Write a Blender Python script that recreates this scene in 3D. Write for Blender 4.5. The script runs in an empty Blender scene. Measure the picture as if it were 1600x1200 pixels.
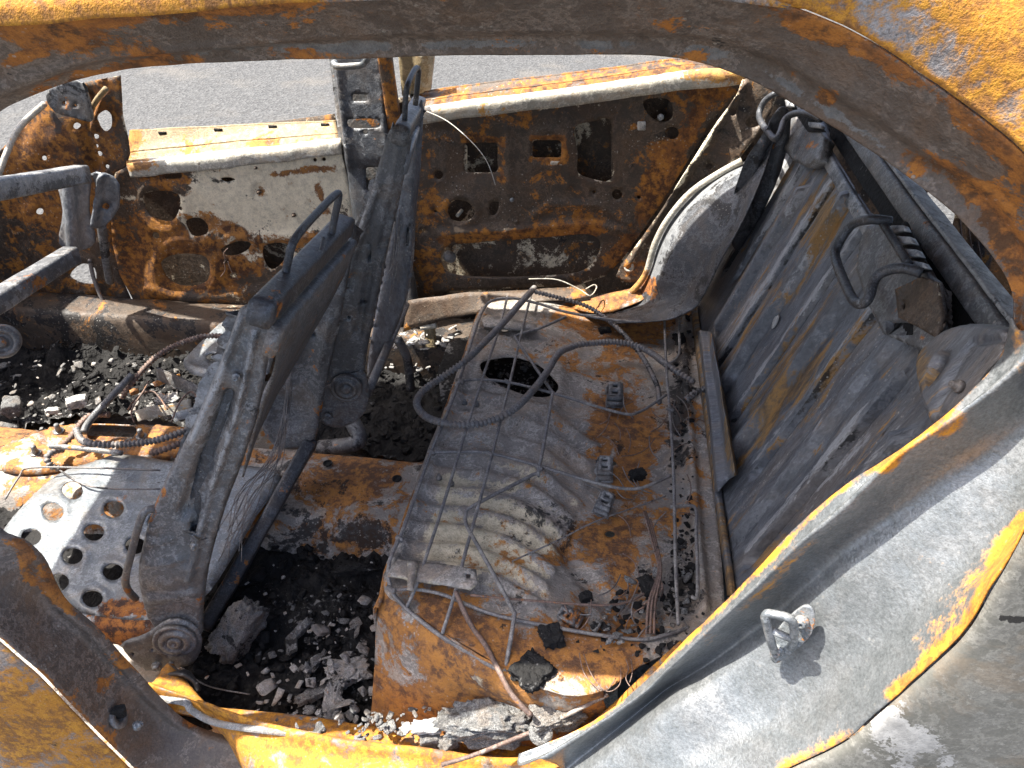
import bpy, bmesh, math, random
from mathutils import Vector, Matrix, noise, geometry
random.seed(7)
R = math.radians
scene = bpy.context.scene
# ------------------------------------------------------------------ camera
CAM = Vector((0.0, -0.535, 1.48)); PITCH, YAW, HFOV = 36.3, 7.0, 67.7
cd = bpy.data.cameras.new('camera'); cam = bpy.data.objects.new('camera', cd)
scene.collection.objects.link(cam); scene.camera = cam
cam.location = CAM; cam.rotation_euler = (R(90 - PITCH), 0, R(YAW))
cd.sensor_width = 36; cd.lens = 18 / math.tan(R(HFOV / 2)); cd.clip_start = 0.01; cd.clip_end = 500
# ------------------------------------------------------------------ sky, sun, exposure
SUN_EL, SUN_AZ = 61, 181            # azimuth of the direction towards the sun, measured from +X (car rear)
w = bpy.data.worlds.new('World'); scene.world = w; w.use_nodes = True
wn = w.node_tree.nodes; sky = wn.new('ShaderNodeTexSky'); sky.sky_type = 'NISHITA'; sky.sun_disc = False
sky.sun_elevation = R(SUN_EL); sky.sun_rotation = R(90 - SUN_AZ); sky.air_density = .8; sky.dust_density = 4.0
w.node_tree.links.new(sky.outputs[0], wn['Background'].inputs[0]); wn['Background'].inputs[1].default_value = 0.125
sl = bpy.data.lights.new('sun', 'SUN'); sl.energy = 4.6; sl.angle = R(0.5); sl.color = (1, .95, .86)
so = bpy.data.objects.new('sun', sl); scene.collection.objects.link(so)
sd = Vector((math.cos(R(SUN_EL)) * math.cos(R(SUN_AZ)), math.cos(R(SUN_EL)) * math.sin(R(SUN_AZ)), math.sin(R(SUN_EL))))
so.rotation_euler = (-sd).to_track_quat('-Z', 'Y').to_euler(); so.location = sd * 10
vs = scene.view_settings; vs.view_transform = 'Standard'; vs.look = 'None'; vs.gamma = 1; vs.exposure = 1.74
vs.use_curve_mapping = False
scene.cycles.max_bounces = 5; scene.cycles.diffuse_bounces = 4; scene.cycles.glossy_bounces = 3
# ------------------------------------------------------------------ measuring helpers (photo 1600 x 1200)
FPX = 800 / math.tan(R(HFOV / 2))
_p, _w = R(PITCH), R(YAW)
CF = Vector((-math.sin(_w) * math.cos(_p), math.cos(_w) * math.cos(_p), -math.sin(_p)))
CR = Vector((math.cos(_w), math.sin(_w), 0)); CU = CR.cross(CF)
def ray(px, py): return CF + CR * ((px - 800) / FPX) + CU * ((600 - py) / FPX)
def at(px, py, x=None, y=None, z=None):
    d = ray(px, py)
    t = (x - CAM.x) / d.x if x is not None else (y - CAM.y) / d.y if y is not None else (z - CAM.z) / d.z
    return CAM + d * t
def atp(px, py, p, n):
    d = ray(px, py); return CAM + d * ((p - CAM).dot(n) / d.dot(n))
def proj(P):
    d = P - CAM; z = max(d.dot(CF), .05)
    return (800 + FPX * d.dot(CR) / z, 600 - FPX * d.dot(CU) / z)
def Y(v): return lambda px, py: at(px, py, y=v)
def Z(v): return lambda px, py: at(px, py, z=v)
def PL(p, n):
    p, n = Vector(p), Vector(n).normalized(); return lambda px, py: atp(px, py, p, n)
# ------------------------------------------------------------------ materials
def _n(nt, t, **k):
    n = nt.nodes.new(t)
    for a, b in k.items(): setattr(n, a, b)
    return n
def burnt(name, base, base2, pale, rust=((.045, .016, .008), (.22, .075, .018), (.43, .16, .022)), scale=1.0, metallic=.25,
          rough=(.45, .8), bump=.35, speck=.5, edge=.075, contrast=2.3, grain=.2, stain=.6, mot=.45, pd=.66, stretch=(1, 1, 1), soot_shade=(.011, .0105, .011)):
    m = bpy.data.materials.new(name); m.use_nodes = True; nt = m.node_tree; L = nt.links.new
    bs = nt.nodes['Principled BSDF']
    tc = _n(nt, 'ShaderNodeTexCoord'); mp = _n(nt, 'ShaderNodeMapping'); mp.inputs['Scale'].default_value = stretch
    L(tc.outputs['Object'], mp.inputs[0])
    def nz(s, det=8, ro=.65, dist=0., off=0, col=False):
        n = _n(nt, 'ShaderNodeTexNoise'); n.inputs['Scale'].default_value = s * scale; n.inputs['Detail'].default_value = det
        n.inputs['Roughness'].default_value = ro; n.inputs['Distortion'].default_value = dist
        mm = _n(nt, 'ShaderNodeMapping'); mm.inputs['Location'].default_value = (off, off * .7, off * 1.3)
        L(mp.outputs[0], mm.inputs[0]); L(mm.outputs[0], n.inputs['Vector']); return n.outputs['Color' if col else 'Fac']
    def math_(op, a, b):
        n = _n(nt, 'ShaderNodeMath', operation=op)
        for i, v in enumerate((a, b)):
            if isinstance(v, (int, float)): n.inputs[i].default_value = v
            else: L(v, n.inputs[i])
        return n.outputs[0]
    def sstep(v, a, b):
        n = _n(nt, 'ShaderNodeMapRange', interpolation_type='SMOOTHSTEP'); L(v, n.inputs[0])
        n.inputs[1].default_value = a; n.inputs[2].default_value = b; return n.outputs[0]
    def mix(f, a, b):
        n = _n(nt, 'ShaderNodeMix', data_type='RGBA')
        if isinstance(f, (int, float)): n.inputs[0].default_value = f
        else: L(f, n.inputs[0])
        for i, v in ((6, a), (7, b)):
            if isinstance(v, tuple): n.inputs[i].default_value = (*v, 1)
            else: L(v, n.inputs[i])
        return n.outputs[2]
    at_ = _n(nt, 'ShaderNodeAttribute', attribute_name='mask'); sp = _n(nt, 'ShaderNodeSeparateColor'); L(at_.outputs['Color'], sp.inputs[0])
    A = nz(11, 6, .66, .7, 0, True); ac = _n(nt, 'ShaderNodeSeparateColor'); L(A, ac.inputs[0]); big, big2, big3 = ac.outputs
    mid = nz(52, 4, .72, 0, 3); fine = nz(250, 2, .8, 0, 5); low = nz(4, 2, .6, 0, 12)
    jit = math_('ADD', math_('MULTIPLY', math_('SUBTRACT', fine, .5), .42), math_('MULTIPLY', math_('SUBTRACT', mid, .5), .95))
    def mask(ch, n1):
        v = math_('ADD', math_('MULTIPLY', math_('SUBTRACT', n1, .5), contrast), jit)
        return sstep(math_('ADD', v, sp.outputs[ch]), .5 - edge, .5 + edge)
    col = mix(sstep(mid, .36, .64), base, base2)
    col = mix(math_('MULTIPLY', sstep(low, .42, .66), mot), col, tuple(c * .5 for c in base))
    st = math_('ADD', math_('MULTIPLY', big3, .65), math_('MULTIPLY', mid, .35))
    for e0, k_ in ((.455, .62), (.50, 1.45), (.545, .6), (.585, 1.6)): col = mix(math_('MULTIPLY', math_('SUBTRACT', sstep(st, e0 - .006, e0 + .006), sstep(st, e0 + .006, e0 + .045)), stain), col, tuple(c * k_ for c in base2))
    col = mix(math_('MULTIPLY', sstep(big2, .46, .62), mot), col, (base2[0] * 1.05, base2[1] * .82, base2[2] * .62))
    pm = mask(1, big2)
    pc = mix(sstep(mid, .4, .66), pale, tuple(c * pd for c in pale)); pc = mix(math_('MULTIPLY', sstep(fine, .56, .74), .7), pc, tuple(c * .4 for c in pale))
    col = mix(math_('MULTIPLY', pm, .92), col, pc)
    rm = mask(0, big)
    rc = mix(sstep(math_('ADD', math_('MULTIPLY', big3, .5), math_('MULTIPLY', mid, .5)), .42, .54), rust[0], rust[1])
    rc = mix(sstep(math_('ADD', math_('MULTIPLY', mid, .6), math_('MULTIPLY', big, .4)), .47, .62), rc, rust[2])
    rc = mix(math_('MULTIPLY', sstep(fine, .54, .74), .7), rc, rust[0])
    col = mix(math_('MULTIPLY', rm, .95), col, rc)
    sm_ = mask(2, big3); col = mix(math_('MULTIPLY', sm_, .93), col, soot_shade)
    vo = _n(nt, 'ShaderNodeTexVoronoi'); vo.inputs['Scale'].default_value = 110 * scale; L(tc.outputs['Object'], vo.inputs['Vector'])
    sk = math_('MULTIPLY', math_('LESS_THAN', vo.outputs['Distance'], .2), sstep(math_('ADD', math_('MULTIPLY', big3, .6), math_('MULTIPLY', mid, .4)), .5, .6))
    col = mix(math_('MULTIPLY', sk, speck), col, (.40, .38, .34))
    gr = _n(nt, 'ShaderNodeMapRange'); L(fine, gr.inputs[0]); gr.inputs[1].default_value = .3; gr.inputs[2].default_value = .7; gr.inputs[3].default_value = 1 - grain; gr.inputs[4].default_value = 1 + grain
    vm = _n(nt, 'ShaderNodeVectorMath', operation='SCALE'); L(col, vm.inputs[0]); L(gr.outputs[0], vm.inputs['Scale']); col = vm.outputs[0]
    L(col, bs.inputs['Base Color'])
    ro = _n(nt, 'ShaderNodeMapRange'); L(mid, ro.inputs[0]); ro.inputs[1].default_value = .35; ro.inputs[2].default_value = .65
    ro.inputs[3].default_value = rough[0]; ro.inputs[4].default_value = rough[1]
    L(math_('MAXIMUM', ro.outputs[0], math_('MULTIPLY', rm, .85)), bs.inputs['Roughness'])
    mt = math_('MULTIPLY', math_('SUBTRACT', 1.0, math_('MAXIMUM', math_('MAXIMUM', rm, sm_), math_('MULTIPLY', pm, .5))), metallic)
    L(mt, bs.inputs['Metallic'])
    h = math_('ADD', math_('MULTIPLY', mid, .65), math_('MULTIPLY', fine, .35))
    bp = _n(nt, 'ShaderNodeBump'); bp.inputs['Strength'].default_value = bump; bp.inputs['Distance'].default_value = .008
    L(h, bp.inputs['Height']); L(bp.outputs[0], bs.inputs['Normal'])
    return m
M = {}
M['rail'] = burnt('scorched rail steel', (.125, .102, .086), (.185, .155, .132), (.185, .19, .19), speck=.6, rust=((.10, .045, .016), (.27, .10, .022), (.42, .16, .024)), bump=.45)
M['outer'] = burnt('sunlit burnt body skin', (.19, .175, .165), (.26, .245, .24), (.36, .35, .345), rust=((.24, .10, .018), (.46, .19, .012), (.55, .25, .014)), scale=1.5, speck=.35, rough=(.45, .7), grain=.3, edge=.2)
M['jamb'] = burnt('bare grey jamb steel', (.168, .182, .188), (.20, .213, .22), (.27, .28, .285), rust=((.28, .11, .012), (.50, .20, .010), (.60, .27, .012)), speck=.25, metallic=.5, rough=(.28, .42), bump=.22, grain=.26, edge=.2, contrast=1.3, stain=.05, mot=.12)
M['door'] = burnt('burnt inner door steel', (.055, .041, .031), (.10, .072, .050), (.85, .76, .57), rust=((.08, .033, .014), (.22, .088, .022), (.40, .165, .024)), speck=.6, metallic=.1, edge=.1, bump=.4, pd=.78)
M['frame'] = burnt('scorched seat frame steel', (.115, .118, .122), (.19, .193, .195), (.36, .36, .355), speck=.55, metallic=.35, rough=(.4, .7), bump=.45)
M['dark'] = burnt('smooth blued pillar steel', (.062, .067, .076), (.10, .106, .116), (.27, .28, .29), speck=.4, metallic=.4, rough=(.38, .6), bump=.4, grain=.25, scale=1.2)
M['plate'] = burnt('pale bare seat pan steel', (.18, .20, .215), (.225, .245, .26), (.32, .335, .34), speck=.4, metallic=.4, rough=(.35, .55), bump=.22, scale=1.2, grain=.25)
M['pan'] = burnt('burnt rear floor steel', (.25, .228, .205), (.36, .335, .30), (.62, .54, .38), rust=((.11, .048, .02), (.28, .115, .026), (.42, .175, .028)), speck=.5, bump=.5, edge=.1)
M['back'] = burnt('blue grey streaked seat back steel', (.115, .125, .142), (.20, .21, .225), (.44, .445, .45), rust=((.11, .075, .045), (.21, .145, .075), (.33, .18, .055)), speck=.8, stretch=(.3, 1.2, .3), metallic=.25, stain=.25, scale=1.15, rough=(.36, .62), edge=.1, bump=.5)
M['wire'] = burnt('scorched spring wire', (.15, .142, .14), (.22, .21, .205), (.34, .33, .31), speck=.2, bump=.15, scale=3)
M['copper'] = burnt('browned bare cable', (.13, .09, .075), (.24, .17, .14), (.40, .36, .31), speck=.2, scale=3)
M['white'] = burnt('whitened hot steel edge', (.36, .34, .28), (.48, .46, .40), (.58, .56, .5), rust=((.2, .09, .03), (.42, .2, .05), (.5, .27, .06)), speck=.2, metallic=.05)
M['ash'] = burnt('pale flaky ash', (.24, .235, .22), (.38, .37, .355), (.58, .57, .54), speck=.2, metallic=0, rough=(.8, .95), bump=.9, scale=2.0)
M['greyash'] = burnt('porous grey ash', (.12, .12, .118), (.21, .21, .205), (.42, .41, .39), speck=.3, metallic=0, rough=(.8, .95), bump=1.0, scale=2.0, grain=.6)
M['tan'] = burnt('tan heat bleached steel', (.20, .152, .08), (.265, .21, .12), (.40, .36, .26), rust=((.14, .06, .02), (.30, .14, .03), (.42, .2, .04)), speck=.2, metallic=.05)

def char_mat():
    m = bpy.data.materials.new('cracked black char'); m.use_nodes = True; nt = m.node_tree; L = nt.links.new; bs = nt.nodes['Principled BSDF']
    tc = _n(nt, 'ShaderNodeTexCoord'); v = _n(nt, 'ShaderNodeTexVoronoi', feature='DISTANCE_TO_EDGE'); v.inputs['Scale'].default_value = 70
    nz = _n(nt, 'ShaderNodeTexNoise'); nz.inputs['Scale'].default_value = 55; nz.inputs['Detail'].default_value = 5; nz.inputs['Roughness'].default_value = .72
    n2 = _n(nt, 'ShaderNodeTexNoise'); n2.inputs['Scale'].default_value = 9; n2.inputs['Detail'].default_value = 5; n2.inputs['Roughness'].default_value = .7
    n3 = _n(nt, 'ShaderNodeTexNoise'); n3.inputs['Scale'].default_value = 120; n3.inputs['Detail'].default_value = 3
    for n in (v, nz, n2, n3): L(tc.outputs['Object'], n.inputs['Vector'])
    at_ = _n(nt, 'ShaderNodeAttribute', attribute_name='mask'); sp = _n(nt, 'ShaderNodeSeparateColor'); L(at_.outputs['Color'], sp.inputs[0])
    a = _n(nt, 'ShaderNodeMath', operation='MULTIPLY_ADD'); L(n2.outputs[0], a.inputs[0]); a.inputs[1].default_value = 2.2; a.inputs[2].default_value = -1.1
    b = _n(nt, 'ShaderNodeMath', operation='ADD'); L(a.outputs[0], b.inputs[0]); L(sp.outputs[1], b.inputs[1])
    c = _n(nt, 'ShaderNodeMath', operation='MULTIPLY_ADD'); L(n3.outputs[0], c.inputs[0]); c.inputs[1].default_value = 1.3; L(b.outputs[0], c.inputs[2])
    r = _n(nt, 'ShaderNodeMapRange', interpolation_type='SMOOTHSTEP'); L(c.outputs[0], r.inputs[0]); r.inputs[1].default_value = 1.0; r.inputs[2].default_value = 1.3
    mx = _n(nt, 'ShaderNodeMix', data_type='RGBA'); L(nz.outputs[0], mx.inputs[0]); mx.inputs[6].default_value = (.005, .005, .0055, 1); mx.inputs[7].default_value = (.032, .031, .03, 1)
    my = _n(nt, 'ShaderNodeMix', data_type='RGBA'); L(r.outputs[0], my.inputs[0]); L(mx.outputs[2], my.inputs[6]); my.inputs[7].default_value = (.20, .197, .19, 1)
    L(my.outputs[2], bs.inputs['Base Color']); bs.inputs['Roughness'].default_value = .85; bs.inputs['Specular IOR Level'].default_value = .25
    h = _n(nt, 'ShaderNodeMath', operation='MULTIPLY_ADD'); L(v.outputs['Distance'], h.inputs[0]); h.inputs[1].default_value = .6; L(nz.outputs[0], h.inputs[2])
    bp = _n(nt, 'ShaderNodeBump'); bp.inputs['Strength'].default_value = 1; bp.inputs['Distance'].default_value = .008; L(h.outputs[0], bp.inputs['Height']); L(bp.outputs[0], bs.inputs['Normal'])
    return m
M['char'] = char_mat()
def asphalt_mat():
    m = bpy.data.materials.new('worn grey asphalt'); m.use_nodes = True; nt = m.node_tree; L = nt.links.new; bs = nt.nodes['Principled BSDF']
    tc = _n(nt, 'ShaderNodeTexCoord'); v = _n(nt, 'ShaderNodeTexVoronoi'); v.inputs['Scale'].default_value = 60
    n1 = _n(nt, 'ShaderNodeTexNoise'); n1.inputs['Scale'].default_value = 130; n1.inputs['Detail'].default_value = 6
    n2 = _n(nt, 'ShaderNodeTexNoise'); n2.inputs['Scale'].default_value = 1.3; n2.inputs['Detail'].default_value = 7; n2.inputs['Roughness'].default_value = .6
    for n in (v, n1, n2): L(tc.outputs['Object'], n.inputs['Vector'])
    r = _n(nt, 'ShaderNodeValToRGB'); L(v.outputs['Color'], r.inputs[0]); r.color_ramp.elements[0].color = (.05, .05, .05, 1); r.color_ramp.elements[1].color = (.155, .155, .152, 1)
    mx = _n(nt, 'ShaderNodeMix', data_type='RGBA', blend_type='MULTIPLY'); mx.inputs[0].default_value = .7; L(r.outputs[0], mx.inputs[6]); L(n1.outputs[0], mx.inputs[7])
    s = _n(nt, 'ShaderNodeMapRange', interpolation_type='SMOOTHSTEP'); L(n2.outputs[0], s.inputs[0]); s.inputs[1].default_value = .52; s.inputs[2].default_value = .68; s.inputs[4].default_value = .55
    my = _n(nt, 'ShaderNodeMix', data_type='RGBA'); L(s.outputs[0], my.inputs[0]); L(mx.outputs[2], my.inputs[6]); my.inputs[7].default_value = (.13, .117, .10, 1)
    L(my.outputs[2], bs.inputs['Base Color']); bs.inputs['Roughness'].default_value = .9
    bp = _n(nt, 'ShaderNodeBump'); bp.inputs['Strength'].default_value = .7; bp.inputs['Distance'].default_value = .01; L(v.outputs['Distance'], bp.inputs['Height']); L(bp.outputs[0], bs.inputs['Normal'])
    return m
M['asphalt'] = asphalt_mat()
# ------------------------------------------------------------------ mesh helpers
def cr(p0, p1, p2, p3, t):
    return 0.5 * ((2 * p1) + (p2 - p0) * t + (2 * p0 - 5 * p1 + 4 * p2 - p3) * t * t + (3 * p1 - p0 - 3 * p2 + p3) * t ** 3)
def smooth(pts, k=6, closed=False):
    pts = [Vector(p) for p in pts]; n = len(pts); out = []
    for i in range(n if closed else n - 1):
        g = (lambda j: pts[j % n]) if closed else (lambda j: pts[max(0, min(n - 1, j))])
        for s in range(k): out.append(cr(g(i - 1), g(i), g(i + 1), g(i + 2), s / k))
    if not closed: out.append(pts[-1])
    return out
def resample(pts, n):
    d = [0]
    for a, b in zip(pts, pts[1:]): d.append(d[-1] + (b - a).length)
    out = []; j = 0
    for i in range(n):
        t = d[-1] * i / (n - 1)
        while j < len(d) - 2 and d[j + 1] < t: j += 1
        f = (t - d[j]) / max(1e-9, d[j + 1] - d[j]); out.append(pts[j].lerp(pts[j + 1], f))
    return out
def segd(px, py, a, b):
    ax, ay = a[0], a[1]; dx, dy = b[0] - ax, b[1] - ay; t = max(0, min(1, ((px - ax) * dx + (py - ay) * dy) / (dx * dx + dy * dy + 1e-9)))
    return math.hypot(px - ax - t * dx, py - ay - t * dy)
def polyd(px, py, pts, closed=False):
    return min(segd(px, py, pts[i], pts[(i + 1) % len(pts)]) for i in range(len(pts) if closed else len(pts) - 1))
def inside(px, py, poly):
    r = False; j = len(poly) - 1
    for i in range(len(poly)):
        a, b = poly[i], poly[j]
        if (a[1] > py) != (b[1] > py) and px < (b[0] - a[0]) * (py - a[1]) / (b[1] - a[1]) + a[0]: r = not r
        j = i
    return r
def ell(cx, cy, rx, ry=None, rot=0, n=18):
    ry = ry or rx; c, s = math.cos(R(rot)), math.sin(R(rot))
    return [(cx + rx * math.cos(a) * c - ry * math.sin(a) * s, cy + rx * math.cos(a) * s + ry * math.sin(a) * c) for a in (2 * math.pi * i / n for i in range(n))]
def rrect(x0, y0, x1, y1, r=5, k=4):
    o = []
    for cx, cy, a in ((x1 - r, y0 + r, -90), (x1 - r, y1 - r, 0), (x0 + r, y1 - r, 90), (x0 + r, y0 + r, 180)):
        for i in range(k + 1): o.append((cx + r * math.cos(R(a + 90 * i / k)), cy + r * math.sin(R(a + 90 * i / k))))
    return o
def rnd(pts, k=5): return [(v.x, v.y) for v in smooth([(p[0], p[1], 0) for p in pts], k, True)]
# paint entries: ('e',cx,cy,rx,ry,ch,amt) soft ellipse, ('l',[pts],w,ch,amt) soft line; ch 0 rust 1 pale and painted highlight 2 painted shade and soot
def maskval(P, base, paint):
    m = list(base)
    if paint:
        px, py = proj(P)
        for e in paint:
            if e[0] == 'e':
                q = ((px - e[1]) / e[3]) ** 2 + ((py - e[2]) / e[4]) ** 2
                if q < 6: m[e[5]] += e[6] * math.exp(-q)
            else:
                d = polyd(px, py, e[1]) / e[2]
                if d < 3: m[e[3]] += e[4] * math.exp(-d * d)
    return m
def link(name, verts, faces, mat, base=(0, 0, 0), paint=None, parent=None, smooth_=True, thick=0, extra=None):
    me = bpy.data.meshes.new(name); me.from_pydata([tuple(v) for v in verts], [], faces); me.update()
    a = me.color_attributes.new('mask', 'FLOAT_COLOR', 'POINT')
    buf = []
    for i, v in enumerate(verts):
        m = maskval(Vector(v), base, paint)
        if extra and i in extra: m[extra[i][0]] += extra[i][1]
        buf += [max(0, m[0]), max(0, m[1]), max(0, m[2]), 1]
    a.data.foreach_set('color', buf)
    if smooth_: me.polygons.foreach_set('use_smooth', [True] * len(me.polygons))
    me.materials.append(M[mat] if isinstance(mat, str) else mat)
    o = bpy.data.objects.new(name, me); scene.collection.objects.link(o)
    if thick:
        s = o.modifiers.new('thickness', 'SOLIDIFY'); s.thickness = thick; s.offset = -1; s.use_even_offset = False
    if parent: put(o, parent)
    return o
def put(o, parent):
    o.parent = parent
    W = Matrix.Identity(4); q = parent
    chain = []
    while q: chain.append(q); q = q.parent
    for q in reversed(chain): W = W @ q.matrix_parent_inverse @ Matrix.Translation(q.location)
    o.matrix_parent_inverse = W.inverted()
def thing(name, label, cat, loc=(0, 0, 0), group=None):
    o = bpy.data.objects.new(name, None); o.empty_display_size = .05; scene.collection.objects.link(o); o.location = loc
    return tag(o, label, cat, group)
def tag(o, label, cat=None, group=None, kind=None):
    if label: o['label'] = label
    if cat: o['category'] = cat
    if group: o['group'] = group
    if kind: o['kind'] = kind
    return o
def nz(P, s, o=0): return noise.noise(P * s + Vector((o, o, o)))
def fbm(P, s, o=0, oct_=4):
    v = 0; a = 1
    for i in range(oct_): v += a * noise.noise(P * s + Vector((o, o, o))); s *= 2.1; a *= .5
    return v
def sheet(name, outer, mp, n, mat, holes=(), thick=.002, step=8, relief=None, edge=None, wav=.0015, rim=(1, .26), **kw):
    """a pressed sheet: outline and holes measured in the photo, mapped on to its real surface, with relief along n"""
    n = Vector(n).normalized()
    def dens(poly):
        o = []
        for i in range(len(poly)):
            a, b = poly[i], poly[(i + 1) % len(poly)]; L = math.hypot(b[0] - a[0], b[1] - a[1]); k = max(1, int(L / step))
            for s in range(k): o.append((a[0] + (b[0] - a[0]) * s / k, a[1] + (b[1] - a[1]) * s / k))
        return o
    loops = [dens(outer)] + [dens(h) for h in holes]; pts = []; edges = []
    for lp in loops:
        b = len(pts); pts += lp; edges += [(b + i, b + (i + 1) % len(lp)) for i in range(len(lp))]
    xs = [p[0] for p in outer]; ys = [p[1] for p in outer]
    y = min(ys)
    rr = random.Random(3); row = 0; cs = step; gh = {}
    for p in pts: gh.setdefault((int(p[0] // cs), int(p[1] // cs)), []).append(p)
    def near(x, y, rad, gh=gh):
        k = int(rad / cs) + 1; i, j = int(x // cs), int(y // cs); m = 1e9
        for u in range(i - k, i + k + 1):
            for w_ in range(j - k, j + k + 1):
                for p in gh.get((u, w_), ()): m = min(m, (p[0] - x) ** 2 + (p[1] - y) ** 2)
        return math.sqrt(m)
    ob = loops[0]; eh = {}
    for p in ob: eh.setdefault((int(p[0] // cs), int(p[1] // cs)), []).append(p)
    while y < max(ys):
        x = min(xs) + (row % 2) * step * .5
        while x < max(xs):
            qx, qy = x + rr.uniform(-.15, .15) * step, y + rr.uniform(-.15, .15) * step
            if inside(qx, qy, outer) and not any(inside(qx, qy, h) for h in holes) and near(qx, qy, step * .6) > step * .6: pts.append((qx, qy))
            x += step
        y += step * .87; row += 1
    v2, _, f2, *_ = geometry.delaunay_2d_cdt([Vector(p) for p in pts], edges, [], 0, 1e-4)
    verts = []
    for v in v2:
        P = mp(v.x, v.y); h = wav * fbm(P, 9, 2) if wav else 0
        if relief: h += relief(v.x, v.y, P)
        if edge:
            d = near(v.x, v.y, edge[0], eh); h -= edge[1] * max(0, 1 - d / edge[0]) ** 2
        verts.append(P + n * h)
    faces = []
    for f in f2:
        cx = sum(v2[i].x for i in f) / 3; cy = sum(v2[i].y for i in f) / 3
        if inside(cx, cy, outer) and not any(inside(cx, cy, h) for h in holes):
            a, b, c = (verts[i] for i in f)
            faces.append(tuple(f) if (b - a).cross(c - a).dot(n) > 0 else tuple(reversed(f)))
    extra = {}
    if rim:  # pale rim: edge wear and edge highlights both put into the colour
        for i, v in enumerate(v2):
            if near(v.x, v.y, 2) < 2: extra[i] = rim
    return link(name, verts, faces, mat, thick=thick, extra=extra, **kw)
def rib(pts, w, h): return lambda x, y, P: h * math.exp(-(polyd(x, y, pts) / w) ** 4)
def ring(cx, cy, r, w, h): return lambda x, y, P: h * math.exp(-((math.hypot(x - cx, y - cy) - r) / w) ** 2)
def disc(cx, cy, r, h, e=4): return lambda x, y, P: h / (1 + math.exp((math.hypot(x - cx, y - cy) - r) / e))
def pad(poly, h, e=5):
    def f(x, y, P):
        d = polyd(x, y, poly, True) * (1 if inside(x, y, poly) else -1); return h / (1 + math.exp(-max(-20, min(20, d / e))))
    return f
def rel(*fs): return lambda x, y, P: sum(f(x, y, P) for f in fs)
def loft(name, lines, mat, nu=60, nv=5, thick=.002, wav=.0015, flip=False, smooth_across=True, amp2=0, **kw):
    L = [resample(smooth(l, 6), nu) for l in lines]; rows = []
    for i in range(len(L) - 1):
        for s in range(nv if i < len(L) - 2 else nv + 1):
            t = s / nv; g = lambda j: L[max(0, min(len(L) - 1, j))]
            if smooth_across: rows.append([cr(g(i - 1)[k], g(i)[k], g(i + 1)[k], g(i + 2)[k], t) for k in range(nu)])
            else: rows.append([L[i][k].lerp(L[i + 1][k], t) for k in range(nu)])
    verts = [v for r in rows for v in r]; faces = []
    for r in range(len(rows) - 1):
        for k in range(nu - 1):
            f = (r * nu + k, r * nu + k + 1, (r + 1) * nu + k + 1, (r + 1) * nu + k); faces.append(f[::-1] if flip else f)
    verts = [v + Vector((fbm(v, 9, 1), fbm(v, 9, 5), fbm(v, 9, 8))) * wav for v in verts]
    return link(name, verts, faces, mat, thick=thick, **kw)
def frames(pts):
    t = [(pts[min(i + 1, len(pts) - 1)] - pts[max(i - 1, 0)]).normalized() for i in range(len(pts))]
    u = t[0].cross(Vector((0, 0, 1)));  u = u if u.length > .01 else t[0].cross(Vector((1, 0, 0))); u.normalize(); out = []
    for k in t:
        u = (u - k * u.dot(k)).normalized(); out.append((u, k.cross(u)))
    return out
def tubeg(pts, r, seg=8, rf=None):
    F = frames(pts); v = []; f = []
    for i, (p, (a, b)) in enumerate(zip(pts, F)):
        rr = rf(i) if rf else r
        for s in range(seg):
            an = 2 * math.pi * s / seg; v.append(p + a * (rr * math.cos(an)) + b * (rr * math.sin(an)))
    for i in range(len(pts) - 1):
        for s in range(seg): f.append((i * seg + s, i * seg + (s + 1) % seg, (i + 1) * seg + (s + 1) % seg, (i + 1) * seg + s))
    f.append(tuple(range(seg))[::-1]); f.append(tuple((len(pts) - 1) * seg + s for s in range(seg)))
    return v, f
def tube(name, pts, r, mat='wire', seg=8, k=6, **kw):
    v, f = tubeg(smooth(pts, k) if k else [Vector(p) for p in pts], r, seg); return link(name, v, f, mat, **kw)
def hose(name, pts, r, pitch=.0088, mat='wire', seg=10, **kw):
    s = smooth(pts, 10); L = sum((b - a).length for a, b in zip(s, s[1:])); n = max(8, int(L / pitch) * 4)
    s = resample(s, n); prof = (1, 1, .66, .66)
    v, f = tubeg(s, r, seg, lambda i: r * prof[i % 4]); return link(name, v, f, mat, **kw)
def beam(name, a, b, wd, hg, mat, side=None, rad=.006, n=14, wav=.001, taper=1, **kw):
    a, b = Vector(a), Vector(b); t = (b - a).normalized(); s = Vector(side or (1, 0, 0)); s = (s - t * s.dot(t)).normalized(); u = t.cross(s)
    pr = []
    for cx, cy, a0 in ((wd / 2 - rad, hg / 2 - rad, 0), (-wd / 2 + rad, hg / 2 - rad, 90), (-wd / 2 + rad, -hg / 2 + rad, 180), (wd / 2 - rad, -hg / 2 + rad, 270)):
        for i in range(3): pr.append((cx + rad * math.cos(R(a0 + 45 * i)), cy + rad * math.sin(R(a0 + 45 * i))))
    v = []; f = []; m = len(pr)
    for i in range(n):
        q = i / (n - 1); P = a.lerp(b, q); sc = 1 + (taper - 1) * q
        for x, y in pr:
            V = P + s * x * sc + u * y * sc; v.append(V + Vector((fbm(V, 14, 1), fbm(V, 14, 4), fbm(V, 14, 7))) * wav)
    for i in range(n - 1):
        for k in range(m): f.append((i * m + k, i * m + (k + 1) % m, (i + 1) * m + (k + 1) % m, (i + 1) * m + k))
    f.append(tuple(range(m))[::-1]); f.append(tuple((n - 1) * m + k for k in range(m)))
    return link(name, v, f, mat, **kw)
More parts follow.
